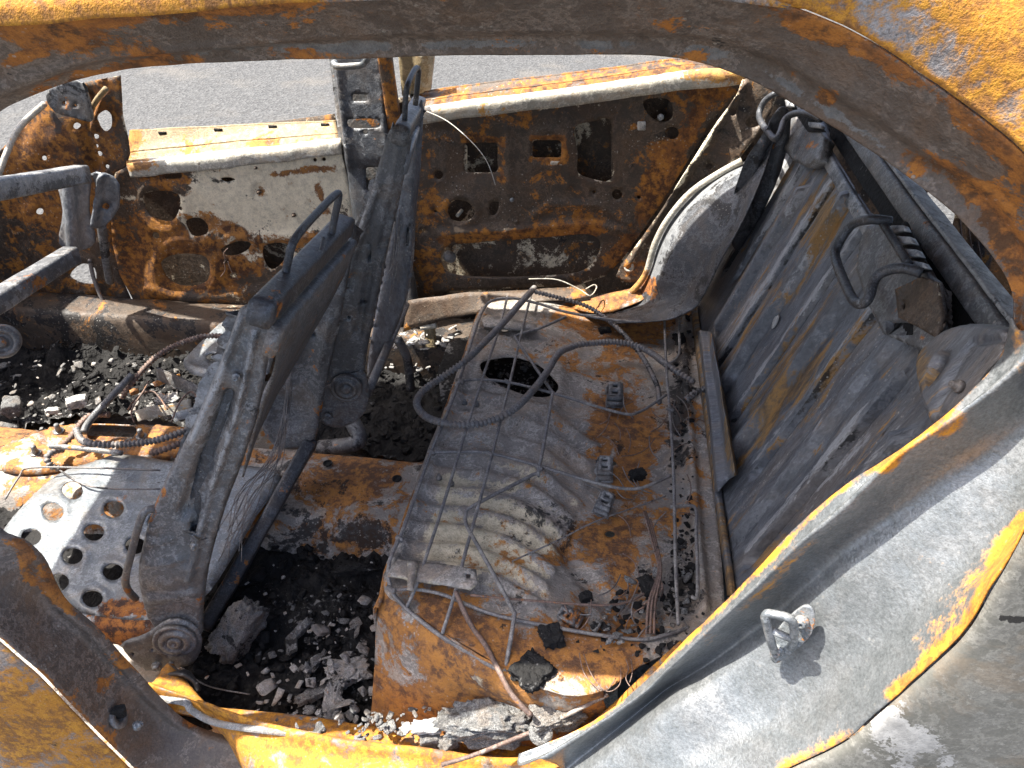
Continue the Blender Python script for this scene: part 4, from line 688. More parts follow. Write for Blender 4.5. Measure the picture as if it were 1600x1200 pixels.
lathe('recliner_gear', rc, sn, [(.0245, .0), (.0245, .007), (.017, .007), (.016, .003)], 'frame', 36, teeth=.06, parent=ns, base=(.1, .05, 0))
bolt(atp(245, 1040, rc, Vector(sn).normalized()), sn, .009, ns, 'plate'); bolt(atp(268, 1037, rc, Vector(sn).normalized()), sn, .005, ns, 'frame')
NT, FT, FB, NB = at(405, 492, y=.28), at(538, 352, y=.70), at(486, 690, y=.70), at(318, 985, y=.30)
beam('top_rail', NT, FT, .038, .034, 'dark', side=(.3, 0, 1), parent=ns, base=(.05, .12, 0), paint=[('e', 435, 470, 10, 16, 0, .8)], n=20)
beam('upper_brace', at(424, 535, y=.30), at(545, 392, y=.70), .05, .020, 'frame', side=(.4, 0, 1), parent=ns, base=(.15, 0, .02), n=20)
loft('back_brace', [[at(440, 520, y=.34), at(495, 455, y=.52), at(546, 388, y=.69)], [at(425, 580, y=.36), at(470, 520, y=.52), at(535, 430, y=.69)], [at(400, 660, y=.38), at(425, 610, y=.5), at(480, 530, y=.68)], [at(378, 745, y=.38), at(392, 700, y=.46), at(412, 650, y=.58)]], 'frame', nu=24, nv=6, parent=ns, base=(.16, .02, .03), thick=.004, wav=.002)
fside = sheet('side_member', rnd([(548, 355), (556, 362), (545, 430), (528, 520), (506, 620), (492, 690), (462, 706), (430, 700), (412, 680), (404, 640), (420, 595), (455, 545), (500, 470), (530, 400)], 3), PL((-.5, .715, .6), (.2, -1, .05)), (.2, -1, .05), 'frame', step=5, thick=.03, parent=ns, base=(.05, .12, 0), edge=(6, .008), relief=rel(pad(rnd([(424, 620), (460, 570), (496, 510), (486, 640), (466, 670), (430, 668)], 3), -.012), rib([(518, 500), (498, 570)], 4, .008)), holes=[rrect(486, 505, 492, 530, 2)], paint=[('e', 470, 560, 20, 30, 0, .2)])
beam('lower_rail', FB, NB, .045, .03, 'dark', side=(.5, 0, 1), parent=ns, base=(.14, .02, .02), n=24, wav=.002)
tube('headrest_loop', [at(443, 452, y=.40), at(450, 408, y=.40), at(462, 372, y=.415), at(500, 328, y=.52), at(526, 303, y=.595), at(529, 310, y=.60), at(522, 345, y=.60), at(516, 380, y=.595)], .0062, 'dark', parent=ns, k=5, base=(0, .15, 0))
tube('guide_wire', [at(470, 425, y=.44), at(498, 400, y=.5), at(506, 372, y=.53)], .004, 'frame', parent=ns, k=4)
tube('side_handle', [at(247, 794, y=.25), at(226, 800, y=.235), at(214, 830, y=.225), at(204, 870, y=.22), at(196, 905, y=.22), at(200, 922, y=.225), at(212, 935, y=.25)], .0065, 'frame', parent=ns, k=5, base=(.3, .05, 0))
# seat pan with holes
sp_out = rnd([(10, 812), (48, 770), (88, 736), (145, 716), (196, 705), (280, 717), (385, 722), (440, 740), (400, 800), (340, 900), (290, 950), (226, 968), (126, 955), (90, 920), (40, 870), (0, 840)], 3)
sph = [ell(x, y, 16, 13) for x, y in ((84, 801), (49, 839), (178, 796), (147, 832), (114, 869), (212, 853), (177, 894), (145, 936), (92, 909), (114, 768), (246, 815), (280, 770))]
spn = sheet('seat_cushion_pan', sp_out, Z(.335), (0, 0, 1), 'plate', holes=sph, step=6, thick=.002, parent=ns, base=(.02, .10, 0), edge=(14, .010),
      relief=rel(*[ring(x, y, 19, 5, .003) for x, y in ((84, 801), (49, 839), (178, 796), (147, 832), (114, 869), (212, 853), (177, 894), (145, 936))], rib([(60, 790), (180, 720)], 16, .006), disc(190, 752, 14, .004)),
      paint=[('e', 195, 750, 14, 10, 1, .6), ('e', 90, 840, 40, 30, 0, .2), ('e', 190, 950, 60, 14, 0, .9), ('e', 140, 860, 30, 20, 0, .2), ('e', 260, 760, 40, 30, 2, .1)])
F1 = PX([(92, 938), (126, 957), (180, 966), (226, 970), (262, 962)], z=.328)
loft('pan_flange', [F1, [p + Vector((0, -.02, -.012)) for p in F1], [p + Vector((0, -.025, -.04)) for p in F1]], 'plate', nu=24, nv=4, parent=ns, base=(.75, 0, 0))
beam('seat_runner', at(150, 985, z=.27), at(290, 1010, z=.25), .02, .02, 'frame', parent=ns, base=(0, .2, .1))
lathe('seat_motor', at(315, 1035, y=.27), (.3, 1, -.1), [(.02, -.03), (.022, -.028), (.022, .03), (.018, .032)], 'frame', 16, parent=ns, base=(0, 0, .4))
tube('pan_edge_wire', [at(8, 780, z=.35), at(30, 745, z=.36), at(47, 731, z=.36), at(140, 731, z=.358), at(250, 735, z=.352)], .0022, 'wire', parent=ns, k=4, seg=6)
tube('pan_edge_wire', [at(90, 732, z=.352), at(130, 757, z=.348), at(180, 764, z=.348), at(250, 764, z=.35)], .002, 'wire', parent=ns, k=4, seg=6, base=(0, 0, .4))
for q in range(15):
    a = random.uniform(0, 1); x0 = 452 + random.uniform(-6, 6)
    tube('strand', [at(452 + random.uniform(-3, 10), 560 + random.uniform(-30, 60), y=.66), at(447 + random.uniform(-6, 6), 650, y=.64), at(430 + random.uniform(-14, 10), 720 + random.uniform(-10, 10), y=.56), at(395 + random.uniform(-26, 16), 775 + random.uniform(-16, 20), y=.46), at(360 + random.uniform(-20, 22), 830 + random.uniform(-10, 50), y=.37)], .0009, 'wire', parent=ns, k=4, seg=4, base=(0, .2, 0))
tag(sheet('char_bed', [(0, 830), (60, 770), (200, 715), (380, 730), (330, 900), (200, 1000), (90, 950)], Z(.20), (0, 0, 1), 'char', step=7, wav=.02, thick=0, rim=None), 'black char on the floor under the silver seat pan', kind='stuff')
# far front seat
fs = thing('front_seat', 'scorched steel frame of the far front seat beside the far center pillar', 'seat', (-.7, .98, .15))
FSP = PL((-.45, .79, .75), (.2, -1, .05)); fn = (.2, -1, .05)
fsm = sheet('side_member', rnd([(607, 208), (622, 204), (642, 212), (638, 250), (622, 320), (606, 390), (588, 480), (572, 560), (568, 610), (560, 650), (522, 662), (494, 652), (490, 620), (500, 575), (520, 500), (545, 400), (578, 305)], 3), FSP, fn, 'frame', step=5, thick=.035, parent=fs, base=(.06, .08, .02), edge=(6, .008),
      relief=rel(rib([(596, 300), (570, 380), (548, 450)], 5, -.008), rib([(612, 320), (596, 390)], 5, -.008), rib([(580, 420), (560, 520)], 6, -.008), rib([(622, 230), (610, 300)], 5, .004)), holes=[ell(566, 473, 4), ell(545, 497, 4), rrect(574, 380, 580, 410, 3)], paint=[('l', [(590, 290), (545, 420)], 7, 1, .25), ('e', 540, 520, 24, 60, 1, .2)])
frc = atp(541, 607, Vector((-.45, .775, .75)), Vector(fn).normalized())
lathe('recliner_disc', frc, fn, [(.034, -.006), (.034, .002), (.031, .004), (.029, .001), (.025, .001), (.024, .006), (.02, .006), (.018, .002), (.011, .002), (.010, .008), (.004, .008)], 'frame', 40, parent=fs, base=(.12, .05, 0))
lathe('recliner_gear', frc, fn, [(.023, .0), (.023, .007), (.016, .007), (.015, .003)], 'frame', 36, teeth=.06, parent=fs, base=(.1, .05, 0))
sheet('recliner_plate', rnd([(486, 615), (520, 600), (560, 580), (575, 600), (572, 640), (550, 662), (520, 668), (492, 652)], 3), PL(frc + Vector((0, .01, 0)), fn), fn, 'frame', step=6, thick=.01, parent=fs, base=(.12, .1, 0), holes=[ell(512, 650, 3)])
bolt(atp(512, 650, frc, Vector(fn).normalized()), fn, .008, fs, 'frame')
beam('top_rail', at(625, 212, y=.80), at(654, 162, y=1.14), .034, .03, 'frame', side=(.3, 0, 1), parent=fs, base=(.05, .15, 0))
beam('upper_brace', at(634, 255, y=.82), at(655, 190, y=1.14), .045, .014, 'back', side=(.3, 0, 1), parent=fs, base=(0, .3, 0))
sheet('side_member', rnd([(655, 165), (662, 170), (658, 260), (650, 340), (646, 420), (630, 490), (606, 545), (582, 590), (574, 580), (586, 500), (606, 400), (624, 320), (640, 240)], 3), PL((-.42, 1.0, .75), (.35, -1, .05)), (.35, -1, .05), 'back', step=5, thick=.02, parent=fs, base=(.02, .12, .05), edge=(6, .008), holes=[rrect(634, 355, 640, 385, 2)], relief=rel(rib([(634, 300), (618, 400)], 6, -.006), rib([(650, 230), (640, 330)], 5, .006)))
beam('lower_rail', at(576, 610, y=.82), at(632, 480, y=1.12), .04, .02, 'frame', side=(.5, 0, 1), parent=fs, base=(.05, .1, .1))
tube('headrest_loop', [at(632, 195, y=.86), at(634, 150, y=.86), at(638, 130, y=.87), at(649, 108, y=.95), at(654, 110, y=.98), at(652, 135, y=.98), at(649, 164, y=.98)], .0055, 'dark', parent=fs, k=5, base=(0, .1, 0))
sheet('seat_cushion_pan', rnd([(286, 560), (300, 545), (340, 505), (372, 488), (420, 500), (420, 580), (350, 590), (310, 585), (290, 575)], 3), Z(.36), (0, 0, 1), 'plate', step=5, parent=fs, base=(.18, .25, 0), edge=(6, .006), holes=[ell(333, 558, 11, 6), ell(354, 542, 10, 6), ell(395, 560, 11, 7)], relief=rel(rib([(300, 575), (380, 590)], 5, .006)))
for q in range(7):
    tube('strand', [at(622 + random.uniform(-4, 4), 330 + random.uniform(-12, 30), y=.94), at(618 + random.uniform(-6, 6), 400, y=.93), at(606 + random.uniform(-8, 8), 450 + random.uniform(-20, 30), y=.9)], .0008, 'wire', parent=fs, k=4, seg=4, base=(0, .4, 0))
tube('under_seat_duct', [at(500, 700, z=.22), at(560, 690, z=.26), at(545, 650, z=.3)], .02, 'frame', parent=fs, seg=12, base=(0, 0, .3))
tube('under_seat_strap', [at(622, 530, y=1.05), at(636, 560, y=1.05), at(642, 610, y=1.03)], .012, 'frame', parent=fs, seg=8, base=(0, 0, .5))
# ================================================================== DASHBOARD REMAINS
db = thing('dashboard_beam', 'bare grey dashboard cross beam with crumpled brackets at the left edge', 'beam', (-1.3, .9, .8))
beam('cross_tube', at(-60, 305, y=.78), at(128, 272, y=1.20), .045, .045, 'frame', side=(0, 0, 1), parent=db, base=(.02, .4, 0), paint=[('l', [(0, 290), (100, 268)], 8, 1, .5)])
sheet('bracket', rnd([(88, 270), (120, 258), (140, 272), (138, 330), (148, 378), (120, 392), (92, 380), (98, 330)], 3), Y(1.22), ln, 'back', step=6, thick=.006, parent=db, base=(.05, 0, .25), relief=rel(rib([(110, 270), (118, 380)], 12, .02)))
sheet('crumpled_bracket', rnd([(142, 272), (165, 270), (186, 288), (185, 325), (168, 350), (150, 355), (148, 320), (156, 300)], 2), Y(1.19), ln, 'back', step=5, thick=.004, parent=db, base=(0, .2, .15), wav=.01, relief=rel(rib([(160, 275), (155, 310), (150, 350)], 5, .02)), holes=[ell(166, 322, 5)])
tube('bracket_leg', [at(158, 350, y=1.2), at(165, 400, y=1.22), at(172, 440, y=1.24)], .012, 'frame', parent=db, base=(.1, 0, .3))
sc2 = thing('steering_column', 'pale steering column tube with round end at the left edge', 'steering column', (-1.3, .7, .6))
beam('column_tube', at(-60, 505, y=.62), at(112, 398, y=1.02), .042, .042, 'frame', side=(0, 0, 1), parent=sc2, base=(.1, .35, 0), paint=[('e', 40, 435, 30, 12, 0, .5)])
lathe('column_boss', at(2, 535, y=.5), (.5, -.8, .3), [(.030, -.02), (.030, .0), (.026, .004), (.02, .004), (.018, -.004), (.010, -.004), (.008, .004)], 'frame', 26, parent=sc2, base=(.1, .1, 0))
# ================================================================== SEAT SPRING WIRE FRAME
zw = lambda h=.50: (lambda l: [at(p[0], p[1], z=(p[2] if len(p) > 2 else h) + .004 * math.sin(p[0] * .11 + p[1] * .07)) for p in l])
wf = thing('seat_wire_frame', 'bare spring wire grid of the rear cushion lying on the rear floor', 'wire frame', (0, .65, .5))
W = [[(1038, 491), (1010, 502), (960, 500), (887, 488), (840, 474), (800, 466), (768, 470), (752, 490), (738, 530), (716, 600), (695, 655), (674, 705), (639, 803), (625, 839), (608, 880), (611, 920, .49), (635, 951, .48), (688, 993, .465), (740, 1024, .46), (782, 1046, .46), (852, 1056, .46), (912, 1072, .46)],
     [(793, 463), (779, 516), (751, 600), (726, 680), (688, 803), (670, 857), (650, 916), (635, 950, .48)],
     [(831, 456), (814, 523), (796, 600), (772, 698), (744, 803), (726, 867), (712, 923), (691, 990, .47)],
     [(884, 495), (845, 512), (808, 524), (808, 532), (835, 572), (862, 612), (862, 622), (842, 733), (832, 742), (740, 790), (728, 803), (728, 818), (737, 836), (770, 895), (800, 951), (803, 966), (789, 1049, .465)],
     [(719, 595), (750, 593), (793, 597), (863, 614), (968, 645), (1000, 643), (1041, 617)],
     [(674, 707), (720, 706), (765, 708), (842, 728), (940, 757), (985, 764), (1010, 760), (1048, 743)],
     [(611, 922, .49), (650, 921, .49), (695, 930, .485), (765, 958, .48), (870, 981, .475), (992, 999, .47), (1040, 992, .47), (1076, 980, .47)],
     [(1038, 491), (1041, 572), (1047, 650), (1052, 726), (1054, 803), (1056, 892), (1060, 976)],
     [(1038, 492), (1059, 491), (1061, 520), (1060, 556), (1038, 572)], [(1048, 792), (1080, 790), (1088, 800), (1088, 830), (1090, 925), (1080, 932)]]
for i, l in enumerate(W): tube('spring_wire', zw()(l), .0036 if i in (0, 3) else .0031, 'wire', parent=wf, k=5, seg=8, base=(.02, .38, 0))
for cx, cy in ((719, 596), (674, 706), (625, 842), (765, 709), (793, 597), (611, 921), (842, 730), (1047, 640)): tube('clip_wrap', zw()([(cx - 5, cy - 3), (cx, cy), (cx + 5, cy + 3)]), .0046, 'wire', parent=wf, k=2, seg=8)
# ================================================================== HOSES AND CABLES
H1 = [(835, 450, .53), (812, 475, .54), (782, 509, .54), (730, 561, .53), (690, 590, .51), (662, 610, .50), (651, 630, .50), (664, 650, .505), (690, 660, .51), (720, 664, .512), (758, 660, .512), (800, 642, .512), (835, 607, .513), (856, 579, .512), (872, 553, .51), (890, 543, .505), (915, 537, .50), (971, 535, .49), (1010, 547, .49), (1045, 572, .50), (1085, 598, .49)]
tag(hose('corrugated_hose', zw()(H1), .0082, base=(0, .05, .1), mat='wire'), 'scorched corrugated hose looped over the oval hole in the rear floor', 'hose')
tag(hose('corrugated_hose', zw()([(832, 455, .53), (880, 467, .52), (922, 481, .50), (961, 509, .49), (990, 540, .48), (1010, 568, .475), (1027, 604, .475), (1030, 630, .475)]), .0062, base=(0, 0, .35)), 'thin blackened corrugated hose curving along the far right of the rear floor', 'hose')
tag(hose('corrugated_hose', zw()([(1072, 625, .50), (1090, 612, .505), (1110, 605, .51)]), .008, base=(0, 0, .35)), 'short black hose stub beside the seat back base', 'hose')
zc = zw(.36)
tag(hose('corrugated_hose', zc([(364, 531, .42), (340, 525, .42), (310, 527, .42), (273, 540, .41), (245, 557, .40), (227, 574, .39), (205, 600, .37), (190, 622, .34)]), .0078, mat='copper', base=(.05, .3, 0)), 'brownish corrugated hose arching forward from the far front seat', 'hose')
tag(tube('grey_conduit', zc([(206, 586, .39), (178, 616, .38), (150, 646, .37), (136, 664, .365), (131, 676, .36)]), .0085, 'frame', base=(.1, .3, 0), seg=12), 'smooth grey bent conduit over the console tunnel', 'conduit')
tag(hose('corrugated_hose', zc([(120, 672, .36), (126, 686, .36), (142, 693, .36), (175, 695, .36), (227, 691, .36), (265, 682, .36), (300, 668, .36)]), .0085, base=(.05, .25, 0)), 'pale corrugated hose lying across the console slot', 'hose')
tag(hose('corrugated_hose', zc([(305, 676, .35), (285, 690, .35), (262, 700, .345), (235, 708, .34)]), .0085, mat='copper', base=(.05, .2, 0)), 'rust-tinted corrugated hose just behind the silver seat pan', 'hose')
tag(hose('corrugated_hose', zc([(170, 648, .35), (145, 648, .355), (128, 660, .355), (112, 682, .35), (98, 695, .34)]), .008, mat='copper', base=(.2, .1, 0)), 'brown corrugated hose bending left of the console slot', 'hose')
tag(hose('corrugated_hose', zc([(98, 702, .33), (82, 706, .335), (74, 716, .33), (80, 728, .32), (94, 732, .31)]), .0085, base=(.1, .1, 0)), 'small hose end curled beside the front left corner of the seat pan', 'hose')
tag(tube('metal_rod', zc([(78, 697, .36), (120, 700, .362), (190, 708, .36)]), .006, 'frame', base=(0, .25, 0)), 'straight grey rod lying in front of the silver seat pan', 'rod')
def cable(l, r, label, mat='copper', base=(.1, .1, 0), cat='cable', name='cable', **k): return tag(tube(name, l, r, mat, seg=6, k=6, base=base, **k), label, cat)
cable([at(662, 172, y=1.28), at(700, 190, y=1.2), at(740, 225, y=1.12), at(762, 255, y=1.08), at(774, 289, y=1.05)], .0011, 'thin pale wire curving out from the far seat top', 'white', (0, .3, 0), 'wire', 'thin_wire')
cable(zw()([(712, 925, .50), (735, 975, .49), (760, 1010, .48), (778, 1045, .475), (800, 1085, .46), (830, 1118, .44)]), .0042, 'brown cable running down over the orange seat box to the sill', 'copper', (.15, 0, .1))
cable(zw()([(690, 1195, .38), (740, 1180, .385), (790, 1160, .39), (850, 1135, .40), (900, 1110, .43), (950, 1085, .46)]), .0036, 'pinkish brown cable lying along the rubble on the sill', 'copper', (.05, .35, 0))
for k in range(3): tube('spring_wire', zw()([(1006 + 5 * k, 800 + 6 * k, .478), (1020 + 3 * k, 850, .48), (1029 + 2 * k, 892, .484), (1014 + 5 * k, 940, .484), (1010 + 6 * k, 990, .478)]), .0022, 'copper', parent=wf, k=5, seg=6, base=(0, 0, .2))
cable(zw()([(1008, 800, .475), (1022, 850, .475), (1030, 890, .48), (1018, 940, .48), (1015, 985, .475)]), .0035, 'dark bundled cable along the right of the rear floor', 'copper', (0, 0, .15))
cable(zw()([(800, 877, .49), (870, 845, .495), (930, 815, .495), (1000, 790, .49), (1040, 775, .49)]), .0016, 'fine dark wire stretched across the middle of the rear floor', 'wire', (0, 0, .3), 'wire', 'thin_wire')
cable(zw()([(735, 930, .49), (850, 940, .485), (960, 945, .475), (1010, 925, .47), (1025, 905, .48), (1034, 920, .48), (1005, 945, .47)]), .0022, 'kinked thin rusty wire across the lower rear floor', 'copper', (.2, 0, 0), 'wire', 'thin_wire')
cable(zw()([(826, 436, .54), (870, 437, .54), (905, 452, .53), (922, 462, .52), (932, 450, .53), (928, 445, .535), (915, 452, .53)]), .0016, 'pale looped wire by the far door bottom', 'white', (.1, .2, 0), 'wire', 'thin_wire')
for k, l in enumerate([[(905, 1020), (912, 1050), (930, 1072), (948, 1078), (962, 1060)], [(912, 1022), (925, 1055), (948, 1080), (968, 1070), (970, 1045)], [(978, 1030), (982, 1045), (978, 1060), (984, 1072)], [(986, 1030), (988, 1050), (984, 1066)], [(1000, 905), (985, 940), (970, 960)], [(1030, 880), (1032, 930), (1010, 970)]]):
    cable(zw(.48)(l), .0008, ('outer curved wire of the fine curl by the lower jamb edge', 'inner curved wire of the fine curl by the lower jamb edge', 'left upright wisp of wire by the lower jamb edge', 'right upright wisp of wire by the lower jamb edge', 'left fine dark wire beside the bundled cable', 'right fine dark wire beside the bundled cable')[k], 'copper' if k < 4 else 'wire', (0, .1, 0), 'wire', 'thin_wire')['group'] = 'fine loose wires on the rear floor'
cable(zc([(250, 1092, .33), (290, 1098, .34), (300, 1110, .34), (340, 1130, .335), (420, 1142, .34), (500, 1150, .34)]), .006, 'ash-covered cable along the near sill edge', 'ash', (0, .2, 0))
cable([at(238, 1010, y=.23), at(275, 1035, y=.22), at(320, 1070, y=.18), at(390, 1085, y=.17)], .0014, 'fine dark wire below the near seat recliner', 'wire', (0, 0, .1), 'wire', 'thin_wire')
# charred coil of strap near the sill
cl = thing('seat_belt_coil', 'charred round seat belt reel beside the near center pillar foot', 'belt reel', tuple(at(280, 1080, y=.12)))
cc = at(280, 1076, y=.125)
for q in range(4): tube('belt_turn', [cc + Vector((.034 - .005 * q, 0, 0)) * math.cos(a) + Vector((0, .012, .024 - .004 * q)) * math.sin(a) + Vector((0, .004 * q, 0)) for a in [i * .55 for i in range(12)]], .004, 'frame', parent=cl, k=3, seg=6, base=(.05, 0, .5))
# ================================================================== SMALL FITTINGS
def clip(cx, cy, ang, label, mat='frame', base=(0, .15, .1)):
    t = thing('seat_belt_anchor', label, 'anchor clip', tuple(at(cx, cy, z=.455)))
    c, s = math.cos(R(ang)), math.sin(R(ang)); T = lambda l: [(cx + x * c - y * s, cy + x * s + y * c) for x, y in l]
    sheet('base_plate', T([(-12, -16), (12, -16), (14, 20), (-14, 20)]), Z(.462), (0, 0, 1), mat, step=5, thick=.006, parent=t, base=base, wav=.001)
    sheet('slotted_plate', T([(-9, -18), (9, -18), (10, 4), (-10, 4)]), Z(.474), (0, 0, 1), mat, step=4, thick=.008, parent=t, base=base, wav=.001, holes=[T(rrect(-4, -14, 4, -9, 1)), T(rrect(-5, -4, 5, 1, 1))])
    a, b, c2, d = T([(-12, 9), (12, 9), (-12, 17), (12, 17)])
    tube('roller', [at(*a, z=.47), at(*b, z=.47)], .006, mat, parent=t, k=3, seg=10, base=base); tube('roller', [at(*c2, z=.466), at(*d, z=.466)], .005, mat, parent=t, k=3, seg=10, base=base)
clip(961, 614, 2, 'dark slotted anchor clip nearest the oval hole'); clip(945, 730, 2, 'dark slotted anchor clip in the middle of the rear floor'); clip(945, 785, 22, 'grey tilted anchor clip below the middle one', base=(.05, .35, 0)); clip(890, 962, -60, 'rusty tan bracket lying on the lower rear floor', base=(.5, .2, 0))
# console bracket on the tunnel
cb = thing('console_bracket', 'orange rusted console bracket with a black slot on the tunnel', 'bracket', tuple(at(150, 690, z=.29)))
sheet('bracket_plate', rnd([(-10, 700), (30, 680), (80, 662), (130, 656), (200, 658), (265, 660), (300, 668), (300, 705), (230, 715), (140, 722), (60, 735), (0, 730)], 3), Z(.305), (0, 0, 1), 'pan', step=6, thick=.004, parent=cb, base=(.62, .1, 0), holes=[rnd([(140, 668), (150, 662), (200, 662), (212, 668), (212, 678), (200, 688), (150, 688), (136, 682)], 3)], edge=(8, .012), paint=[('e', 270, 675, 30, 20, 1, .6)])
for cx, cy in ((92, 668), (56, 702), (221, 676)):
    b = bolt(at(cx, cy + 6, z=.306), (0, 0, 1), .013, cb, 'plate', 'washer'); lathe('stud', at(cx, cy + 6, z=.31), (.1, -.05, 1), [(.006, 0), (.006, .022), (.004, .024)], 'frame', 10, parent=cb)
tag(beam('grey_strip', at(246, 583, z=.33), at(330, 622, z=.33), .035, .006, 'frame', side=(0, .3, 1), base=(0, .15, 0)), 'flat grey metal strip behind the console hoses', 'metal strip')
tag(beam('grey_strip', at(445, 795, z=.20), at(600, 812, z=.20), .02, .012, 'frame', side=(0, 0, 1), base=(.1, .15, 0)), 'thin seat rail strip beside the orange tunnel', 'metal strip')
tag(beam('charred_tube', at(392, 832, z=.22), at(462, 832, z=.22), .016, .016, 'frame', side=(0, 0, 1), base=(0, 0, .3)), 'short charred tube at the front of the rear footwell', 'tube')
# ================================================================== CHAR AND ASH
def bedrel(s, a): return lambda x, y, P: a * (fbm(P, s, 3, 5)) + a * .5 * abs(fbm(P, s * 3, 8, 3))
tag(sheet('char_bed', rnd([(310, 1010), (330, 900), (400, 840), (470, 840), (610, 840), (640, 870), (605, 930), (590, 1010), (585, 1160), (480, 1165), (350, 1150), (260, 1110)], 3), Z(.20), (0, 0, 1), 'char', step=4.5, relief=bedrel(22, .022), wav=0, thick=0, base=(0, .02, 0), paint=[('e', 540, 1040, 60, 60, 1, .32), ('e', 430, 1110, 100, 40, 1, .22), ('e', 480, 980, 60, 40, 1, .1)]), 'black cracked char filling the near rear footwell', kind='stuff')
tag(sheet('char_bed', rnd([(470, 690), (480, 600), (560, 540), (620, 520), (700, 530), (735, 545), (715, 610), (670, 715), (600, 712), (540, 700)], 3), Z(.20), (0, 0, 1), 'char', step=5, relief=bedrel(22, .022), wav=0, thick=0, paint=[('e', 660, 555, 60, 16, 1, .5)]), 'black cracked char in the far rear footwell', kind='stuff')  # pale ellipse paints a patch of sunlight on the char
tag(sheet('char_bed', rnd([(-30, 560), (60, 520), (160, 505), (260, 500), (360, 505), (400, 560), (350, 640), (280, 662), (150, 652), (60, 672), (-30, 720)], 3), Z(.20), (0, 0, 1), 'char', step=5, relief=bedrel(18, .035), wav=0, thick=0, paint=[('e', 60, 640, 70, 30, 1, .3), ('e', 260, 630, 60, 30, 1, .4)]), 'black cracked char heaped in the far front footwell', kind='stuff')
tag(sheet('char_bed', rnd([(-30, 720), (60, 738), (60, 770), (-5, 830), (-40, 830)], 3), Z(.24), (0, 0, 1), 'char', step=5, relief=bedrel(20, .025), wav=0, thick=0), 'black char left of the silver seat pan', kind='stuff')
rg = random.Random(11)
def scatter(n, box, z, smin, smax, poly=None, dz=.02, flat=.5):
    o = []
    while len(o) < n:
        px, py = rg.uniform(box[0], box[2]), rg.uniform(box[1], box[3])
        if poly and not inside(px, py, poly): continue
        s = smin * (smax / smin) ** (rg.random() ** 1.8)
        o.append((at(px, py, z=z + rg.uniform(0, dz)), (s * rg.uniform(.6, 1.6), s * rg.uniform(.5, 1.1), s * rg.uniform(.3, 1) * flat * 1.4), (rg.uniform(-.5, .5), rg.uniform(-.5, .5), rg.uniform(0, 6)), rg.uniform(0, 99), .6))
    return o
ft = [(320, 1000), (340, 900), (400, 850), (600, 850), (590, 1010), (585, 1150), (350, 1140), (270, 1105)]
tag(heap('char_rubble', scatter(600, (260, 850, 610, 1160), .205, .003, .016, ft), 'char', base=(0, .05, 0)), 'loose black char crumbs over the near rear footwell', kind='stuff')
tag(heap('ash_crumbs', scatter(60, (280, 860, 600, 1150), .225, .002, .009, ft), 'ash', base=(0, 0, .0)), 'small pale ash crumbs over the near rear footwell', kind='stuff')
ff = [(0, 560), (160, 505), (360, 505), (380, 560), (280, 655), (150, 650), (0, 700)]
tag(heap('char_rubble', scatter(420, (0, 500, 390, 700), .215, .004, .020, ff, .03), 'char', base=(0, .05, 0)), 'loose black char lumps in the far front footwell', kind='stuff')
tag(heap('ash_crumbs', scatter(90, (0, 560, 330, 660), .25, .003, .012, ff, .03), 'ash'), 'small pale ash crumbs in the far front footwell', kind='stuff')
fr = [(490, 680), (500, 610), (600, 540), (730, 548), (665, 710)]
tag(heap('char_rubble', scatter(240, (480, 530, 735, 715), .205, .004, .018, fr), 'char', base=(0, .05, 0)), 'loose black char crumbs in the far rear footwell', kind='stuff')
tag(heap('ash_crumbs', scatter(60, (590, 540, 735, 580), .225, .003, .012), 'ash', base=(0, .3, 0)), 'bright crumbs put in for a patch of sunlight below the far door', kind='stuff')  # pale crumbs stand in for sunlight falling on the footwell
hp = rnd([(720, 545), (900, 540), (900, 640), (730, 640)], 2)
tag(heap('ash_crumbs', scatter(120, (755, 562, 868, 614), .37, .003, .008), 'greyash'), 'grey crumbs inside the oval floor hole', kind='stuff')
pr = [(1000, 880), (1100, 880), (1110, 990), (1000, 1040), (900, 1010)]
tag(heap('char_rubble', scatter(150, (880, 870, 1115, 1040), .455, .003, .013, pr), 'char', base=(0, .1, 0)), 'black crumbs at the right of the rear floor', kind='stuff')
tag(heap('ash_crumbs', scatter(90, (930, 870, 1115, 1010), .462, .003, .011, pr), 'greyash', base=(0, .2, 0)), 'grey ash crumbs at the right of the rear floor', kind='stuff')
tag(heap('char_rubble', scatter(130, (1048, 470, 1085, 900), .455, .003, .012), 'char', base=(0, .1, 0)), 'black crumbs along the seat back base', kind='stuff')
tag(heap('ash_crumbs', scatter(110, (560, 1112, 900, 1158), .335, .003, .012, None, .02), 'greyash', base=(0, .2, 0)), 'grey ash crumbs along the near sill', kind='stuff')
def piece(name, px, py, z, size, label, mat, rot=(0, 0, 0), rough=.6, base=(0, 0, 0), sub=2, cat='debris', group=None):
    P = at(px, py, z=z); b = bmesh.new(); bmesh.ops.create_icosphere(b, subdivisions=sub + 2, radius=1)
    m = Matrix.Rotation(rot[2], 3, 'Z') @ Matrix.Rotation(rot[0], 3, 'X') @ Matrix.Rotation(rot[1], 3, 'Y'); sd_ = px * .37 + py * .11
    vs_ = []
    for v in b.verts:
        q = v.co.copy(); q = Vector([max(-.68, min(.68, k)) for k in q]); d = 1 + rough * (.5 * noise.noise(q * 1.6 + Vector((sd_, 0, 0))) + .35 * noise.noise(q * 4.2 + Vector((0, sd_, 0))) + .22 * noise.noise(q * 10 + Vector((0, 0, sd_))))
        vs_.append(P + m @ Vector((q.x * d * size[0], q.y * d * size[1], q.z * d * size[2])))
    o = link(name, vs_, [tuple(v.index for v in f.verts) for f in b.faces], mat, base, smooth_=True); b.free()
    return tag(o, label, cat, group)
